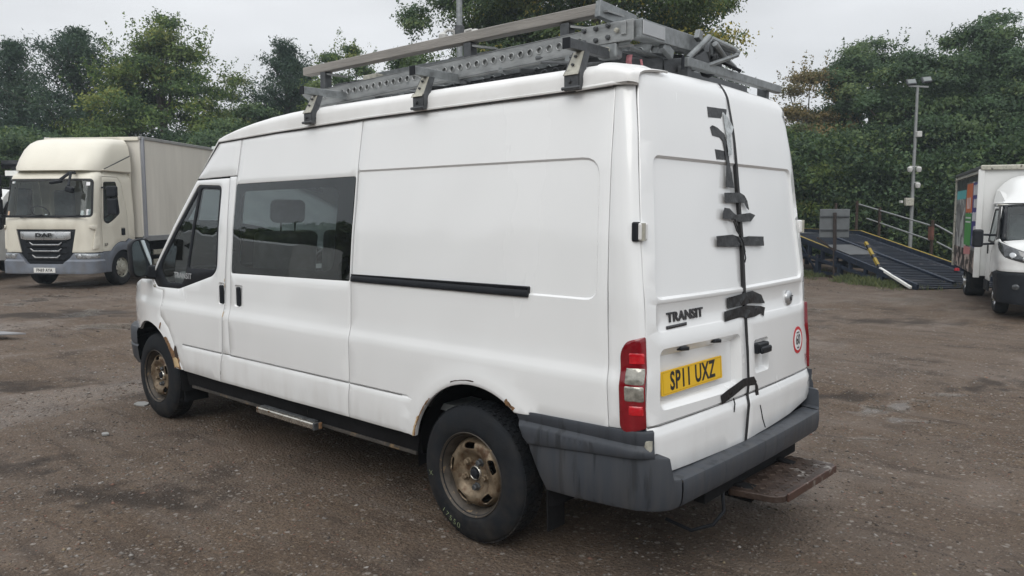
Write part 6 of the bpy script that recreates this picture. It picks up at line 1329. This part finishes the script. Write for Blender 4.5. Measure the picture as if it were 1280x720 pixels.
def broadleaf(label, x, y, H, R, z0, nc, nl, size, pal, seed, group=None, squash=1, lump=.28, rc=.55, kindname='broadleaf_tree', top=1.0, shoots=0, tap=.30):
    r = np.random.default_rng(seed); t = thing(kindname, label, 'tree', (x, y, 0), 0, group)
    nc = int(nc*1.25); nl = int(nl*1.25); size *= .62; nl = int(nl*1.2); cz = (H+z0)/2; hz = (H-z0)/2
    nb = max(34, int(nc/6.5)); per = 9; nl = int(nl*.85)
    d = r.normal(size=(nb, 3)); d /= np.linalg.norm(d, axis=1)[:, None]; rad = r.uniform(.22, 1, nb)**.5
    nlobe = 14; ld = r.normal(size=(nlobe, 3)); ld /= np.linalg.norm(ld, axis=1)[:, None]; amp = r.uniform(-.5, 1, nlobe)
    lob = 1+lump*np.max(np.where((d@ld.T) > .35, ((d@ld.T)-.35)/.65*amp[None], -.25), 1)
    c = d*rad[:, None]*lob[:, None]; c[:, 2] = np.where(c[:, 2] > 0, c[:, 2]*top, c[:, 2]); taper = 1-tap*np.clip(c[:, 2], 0, 1)
    B_ = np.stack([c[:, 0]*R*taper, c[:, 1]*R*squash*taper, cz+c[:, 2]*hz], 1)*np.array([.88, .88, 1]); B_[:, 2] = np.maximum(B_[:, 2]-.15, z0*.8)
    br = rc*r.uniform(1.0, 1.9, nb)*(.55+.45*taper)
    dd = r.normal(size=(nb, per, 3)); dd[..., 2] = np.abs(dd[..., 2])*.9-.25; outv = c/np.maximum(np.linalg.norm(c, axis=1), .1)[:, None]; dd += outv[:, None]*.9; dd /= np.linalg.norm(dd, axis=2)[..., None]
    C_ = (B_[:, None]+dd*br[:, None, None]*np.array([1, 1, .55])*r.uniform(.7, 1.05, (nb, per, 1))).reshape(-1, 3); nc = len(C_)
    P = C_[:, None]+r.normal(size=(nc, nl, 3))*rc*.42*np.array([1, 1, .55]); bi = np.repeat(np.arange(nb), per*nl)
    P = P.reshape(-1, 3); NV = (P-B_[bi])/np.maximum(br[bi], .2)[:, None]+np.array([0, 0, .45])
    ci = np.repeat(colr(r, nb, pal), per*nl); m1 = np.repeat(r.random(nc) < .35, nl); ci[m1] = np.repeat(colr(r, nc, pal), nl)[m1]; mixm = r.random(len(ci)) < .12; ci[mixm] = colr(r, mixm.sum(), pal)
    if shoots:      # thin shoots beyond the outline
        ex = []; 
        for k in range(shoots):
            dd = r.normal(size=3); dd[2] = abs(dd[2])+.3; dd /= np.linalg.norm(dd); b = np.array([0, 0, cz])+dd*np.array([R*.85, R*.85, hz*.92]); L_ = r.uniform(.5, 1.5); m_ = 36
            tt = r.random(m_)[:, None]; ex.append(b+(dd*.6+np.array([0, 0, .5]))*tt*L_+r.normal(size=(m_, 3))*.10*(1.3-tt))
        ex = np.concatenate(ex); P = np.concatenate([P, ex]); NV = np.concatenate([NV, np.tile([0, 0, .5], (len(ex), 1))]); ci = np.concatenate([ci, colr(r, len(ex), pal)])
    leaf_mesh('crown', P, size, .55, pal, ci, r, t, NV)
    tk_ = MB(); rt = max(.12, R*.055); tk_.tube([(0, 0, -.1), (.05, .02, z0*.6+.3), (.1*R*.2, 0, cz), (.05, .1, H-hz*.35)], [rt*1.3, rt, rt*.65, rt*.2], 8)
    for k in range(26):
        e = C_[r.integers(nc)]; zb_ = max(z0*.6, min(e[2]-.3, e[2]*.6+.2)); mid_ = np.array([e[0]*.45, e[1]*.45, (zb_+e[2])/2-.1]); tk_.tube([(0, 0, zb_), mid_, e], [rt*.42, rt*.26, .02], 5)
    tk_.build('trunk', BARK, t, normals=False); return t
def conifer(label, x, y, H, R, z0, seed, pal='pine', group=None, nl=60, size=.085, dens=1., kindname='pine_tree', power=.95):
    r = np.random.default_rng(seed); t = thing(kindname, label, 'tree', (x, y, 0), 0, group); pts = []; cis = []; tk_ = MB()
    tk_.tube([(0, 0, -.1), (.05, 0, H*.5), (0, 0, H-.2)], [.20, .13, .02], 8)
    z = z0
    while z < H-.15:   # whorls of branches, shorter towards the leader
        f = (z-z0)/(H-z0); Lb = R*(1-f)**power*r.uniform(.55, 1.15)+.12; nb = int(r.integers(5, 8)); a0 = r.uniform(0, 6)
        for k in range(nb):
            a = a0+2*PI*k/nb+r.normal()*.25; L_ = Lb*r.uniform(.45, 1.3); up = .15+.65*f+r.normal()*.08; e = np.array([math.cos(a)*L_, math.sin(a)*L_, z+L_*up])
            if L_ > .8: tk_.tube([(0, 0, z), tuple(np.array([0, 0, z])*.45+e*.55+np.array([0, 0, -.08*L_])), tuple(e)], [.045, .03, .01], 4, caps=False)
            m_ = max(3, int(L_*4.2*dens))
            for q in range(m_):
                tt = ((q+.8)/m_)**.62; c = np.array([0, 0, z])*(1-tt)+e*tt+r.normal(size=3)*np.array([.16, .16, .09])*(.4+L_*.35); s = (.20+.07*L_*tt)
                pts.append(c+r.normal(size=(nl, 3))*s*np.array([.8, .8, .55])+np.array([0, 0, .04])); cis.append(np.full(nl, colr(r, 1, pal)[0]))
        z += r.uniform(.34, .60)*(1.1-.35*f)
    P = np.concatenate(pts); ci = np.concatenate(cis); mixm = r.random(len(ci)) < .2; ci[mixm] = colr(r, mixm.sum(), pal)
    leaf_mesh('crown', P, size, .28, pal, ci, r, t); tk_.build('trunk', BARK, t, normals=False); return t
GL = 'trees along the left side of the yard'; GR = 'dense trees behind the ramp on the right'
conifer('dark pine with open crown at the left edge behind the white truck', 37.5, -8.4, 9.1, 4.4, 1.0, 21, group=GL)
conifer('tall dark pine with pointed top above the cream truck cab', 34.8, -10.1, 9.6, 5.2, 1.0, 22, group=GL)
broadleaf('broad bright green beech above the cream truck box, tallest on the left', 30.8, -11.95, 9.1, 3.6, .6, 620, 90, .10, 'beech', 23, GL, lump=.35, rc=.62, kindname='beech_tree', shoots=110, top=1.02, tap=.78)
broadleaf('pale feathery tree between the beech and the dark pine', 35.6, -17.9, 8.6, 2.5, .8, 260, 80, .085, 'pale', 24, GL, lump=.4, rc=.5, shoots=40)
conifer('dark bushy pine left of the front end of the roof rack', 30.8, -18.0, 9.8, 4.7, .8, 25, group=GL, dens=1.1)
broadleaf('thin light green tree showing above the front end of the roof rack', 27.6, -19.1, 9.3, 2.0, 2.0, 150, 70, .085, 'beech', 26, GL, lump=.6, rc=.42, shoots=36)
conifer('slim dark pine directly behind the pale tree', 32.8, -20.4, 9.3, 3.0, 1.0, 27, group=GL)
broadleaf('low rounded tree in front of the left pines', 31.5, -7.4, 4.9, 2.7, .3, 330, 80, .10, 'dark', 28, GL)
broadleaf('low dark green tree beside the beech, behind the van windscreen', 27.4, -12.2, 5.3, 2.5, .3, 300, 80, .10, 'dark', 29, GL)
broadleaf('low dark tree seen over the van cab roof', 28.5, -14.9, 5.5, 2.7, .3, 320, 80, .10, 'dark', 30, GL)
broadleaf('small distant green tree seen through the front of the roof rack', 29.3, -26.4, 9.0, 3.2, .5, 260, 80, .11, 'beech', 31, GL)
broadleaf('huge green and yellow tree rising behind the middle of the van', 12.8, -18.3, 12.5, 4.75, 1.6, 1300, 95, .085, 'yellowish', 32, None, lump=.30, rc=.60, kindname='maple_tree', shoots=80, squash=.9)
broadleaf('tall darker green tree behind the pole on the left of the huge tree', 17.4, -16.95, 10.9, 2.5, 2.0, 430, 90, .085, 'dark', 33, None, lump=.5, rc=.50, shoots=50)
broadleaf('sparse brown and yellow tree just right of the van rear', 10.1, -29.8, 7.4, 2.0, .6, 210, 70, .085, 'autumn', 34, GR, lump=.5, rc=.45, shoots=60)
broadleaf('tall dark tree with uneven top left of the floodlight pole', 8.35, -32.5, 8.7, 2.9, .4, 520, 90, .10, 'dark', 35, GR, lump=.4, shoots=40)
broadleaf('wide tall dark tree right of the floodlight pole, above the lorry', 4.46, -31.5, 8.1, 3.3, .4, 700, 90, .10, 'dark', 36, GR, lump=.35, shoots=60)
broadleaf('dark tree at the right edge above the lorry roof', 2.35, -30.8, 7.5, 2.9, .4, 480, 90, .10, 'dark', 37, GR, lump=.4, shoots=30)
broadleaf('lower dark tree directly behind the floodlight pole', 5.8, -29.1, 7.1, 2.5, .3, 420, 90, .10, 'dark', 38, GR, lump=.4, shoots=20)
conifer('small dark fir poking up between the brown tree and its tall neighbour', 9.35, -32.2, 8.2, 1.3, .5, 39, group=GR)
broadleaf('low olive tree at the van rear edge, behind the sign boards', 9.66, -27.9, 4.9, 2.4, .2, 300, 85, .10, 'beech', 40, GR, lump=.3)
broadleaf('tall dark tree furthest back on the right, between two neighbours', 4.25, -35.6, 8.8, 3.2, .8, 380, 85, .11, 'dark', 41, GR, lump=.4, shoots=40)
def thicket(name, label, pts_, n, h, size, pal, seed, w=2.0):
    r = np.random.default_rng(seed); A = np.array(pts_, float); k = r.integers(0, len(A)-1, n); tt = r.random(n)[:, None]; base = A[k]*(1-tt)+A[k+1]*tt+r.normal(size=(n, 2))*w*.5
    hh = h*(.6+.8*(fbm(base[:, 0], base[:, 1], .5, 3, seed)+.5)); z = r.random(n)**.8*hh; nl = 60
    P = (np.concatenate([base, z[:, None]], 1)[:, None]+r.normal(size=(n, nl, 3))*np.array([.35, .35, .22])).reshape(-1, 3); ci = np.repeat(colr(r, n, pal), nl); mixm = r.random(len(ci)) < .3; ci[mixm] = colr(r, mixm.sum(), pal)
    P[:, 2] = np.maximum(P[:, 2], .02); o = leaf_mesh(name, P, size, .55, pal, ci, r, None, kind='stuff'); o['label'] = label; return o
thicket('undergrowth', 'dense bushes under the left trees', [(42, -2), (36, -9), (31, -14), (28, -20), (26, -26)], 3200, 3.8, .085, 'dark', 50, 3)
thicket('undergrowth', 'dense bushes under the trees in the middle', [(26, -26), (20, -30), (15, -30), (11, -31)], 1700, 4.2, .085, 'dark', 51, 3)
thicket('undergrowth', 'dense bushes behind the ramp and the right lorry', [(12, -27.5), (8, -28), (4, -28), (-1, -29), (-6, -29.5)], 3300, 4.0, .078, 'dark', 52, 2.2)
thicket('undergrowth', 'unseen bushes added beyond the left side for the glass to reflect', [(-20, 24), (0, 24), (16, 22), (34, 20), (48, 8)], 1500, 4.5, .24, 'dark', 55, 3)  # hedge out of view, added to darken reflections in the side glass
def grass(name, label, pts_, n, h, w, pal, seed):
    r = np.random.default_rng(seed); A = np.array(pts_, float); k = r.integers(0, len(A)-1, n); tt = r.random(n)[:, None]; b = A[k]*(1-tt)+A[k+1]*tt+r.normal(size=(n, 2))*w
    cl = fbm(b[:, 0], b[:, 1], 1.6, 3, seed)+.5; keep = cl > .48; b = b[keep]; cl = cl[keep]; n = len(b); hh = h*(.4+1.6*(cl-.45))*r.uniform(.6, 1.4, n); d = r.normal(size=(n, 2))*.35; a = r.uniform(0, PI, n); wv = np.stack([np.cos(a), np.sin(a)], 1)*.007
    z0_ = np.zeros(n); V = np.stack([np.c_[b-wv, z0_], np.c_[b+wv, z0_], np.c_[b+wv*.6+d*hh[:, None]*.4, hh*.6], np.c_[b+d*hh[:, None], hh]], 1).reshape(-1, 3)
    o = mesh_np(name, V, np.arange(4*n).reshape(n, 4), [leafmat('leaf_%s_%d' % (pal, i), c) for i, (c, w_) in enumerate(PAL[pal])], None, False, None, kind='stuff'); o.data.polygons.foreach_set('material_index', colr(r, n, pal).astype(np.int32)); o['label'] = label
grass('weeds', 'rank grass and weeds along the foot of the ramp', [W3(.0, -.15), W3(2.5, -.2), W3(5.5, -.15), W3(8, -.1)], 9000, .20, .28, 'pale', 53)
grass('weeds', 'weeds growing over the lower deck of the ramp', [W3(.1, .7), W3(1.0, 1.2), W3(.5, 2.2)], 1600, .16, .3, 'autumn', 54)

# ================================================================== damp air over the yard
hz_m = bpy.data.materials.new('damp_air'); hz_m.use_nodes = True; t = hz_m.node_tree; t.nodes.clear()
pv = N(t, 'ShaderNodeVolumePrincipled'); pv.inputs['Color'].default_value = (.80, .91, 1, 1); pv.inputs['Density'].default_value = .0013; pv.inputs['Anisotropy'].default_value = .2
ho = N(t, 'ShaderNodeOutputMaterial'); t.links.new(pv.outputs[0], ho.inputs['Volume'])
MB().box((0, 0, 6.0), (310, 310, 15.0)).build('haze', hz_m, None, smooth=False, kind='stuff')
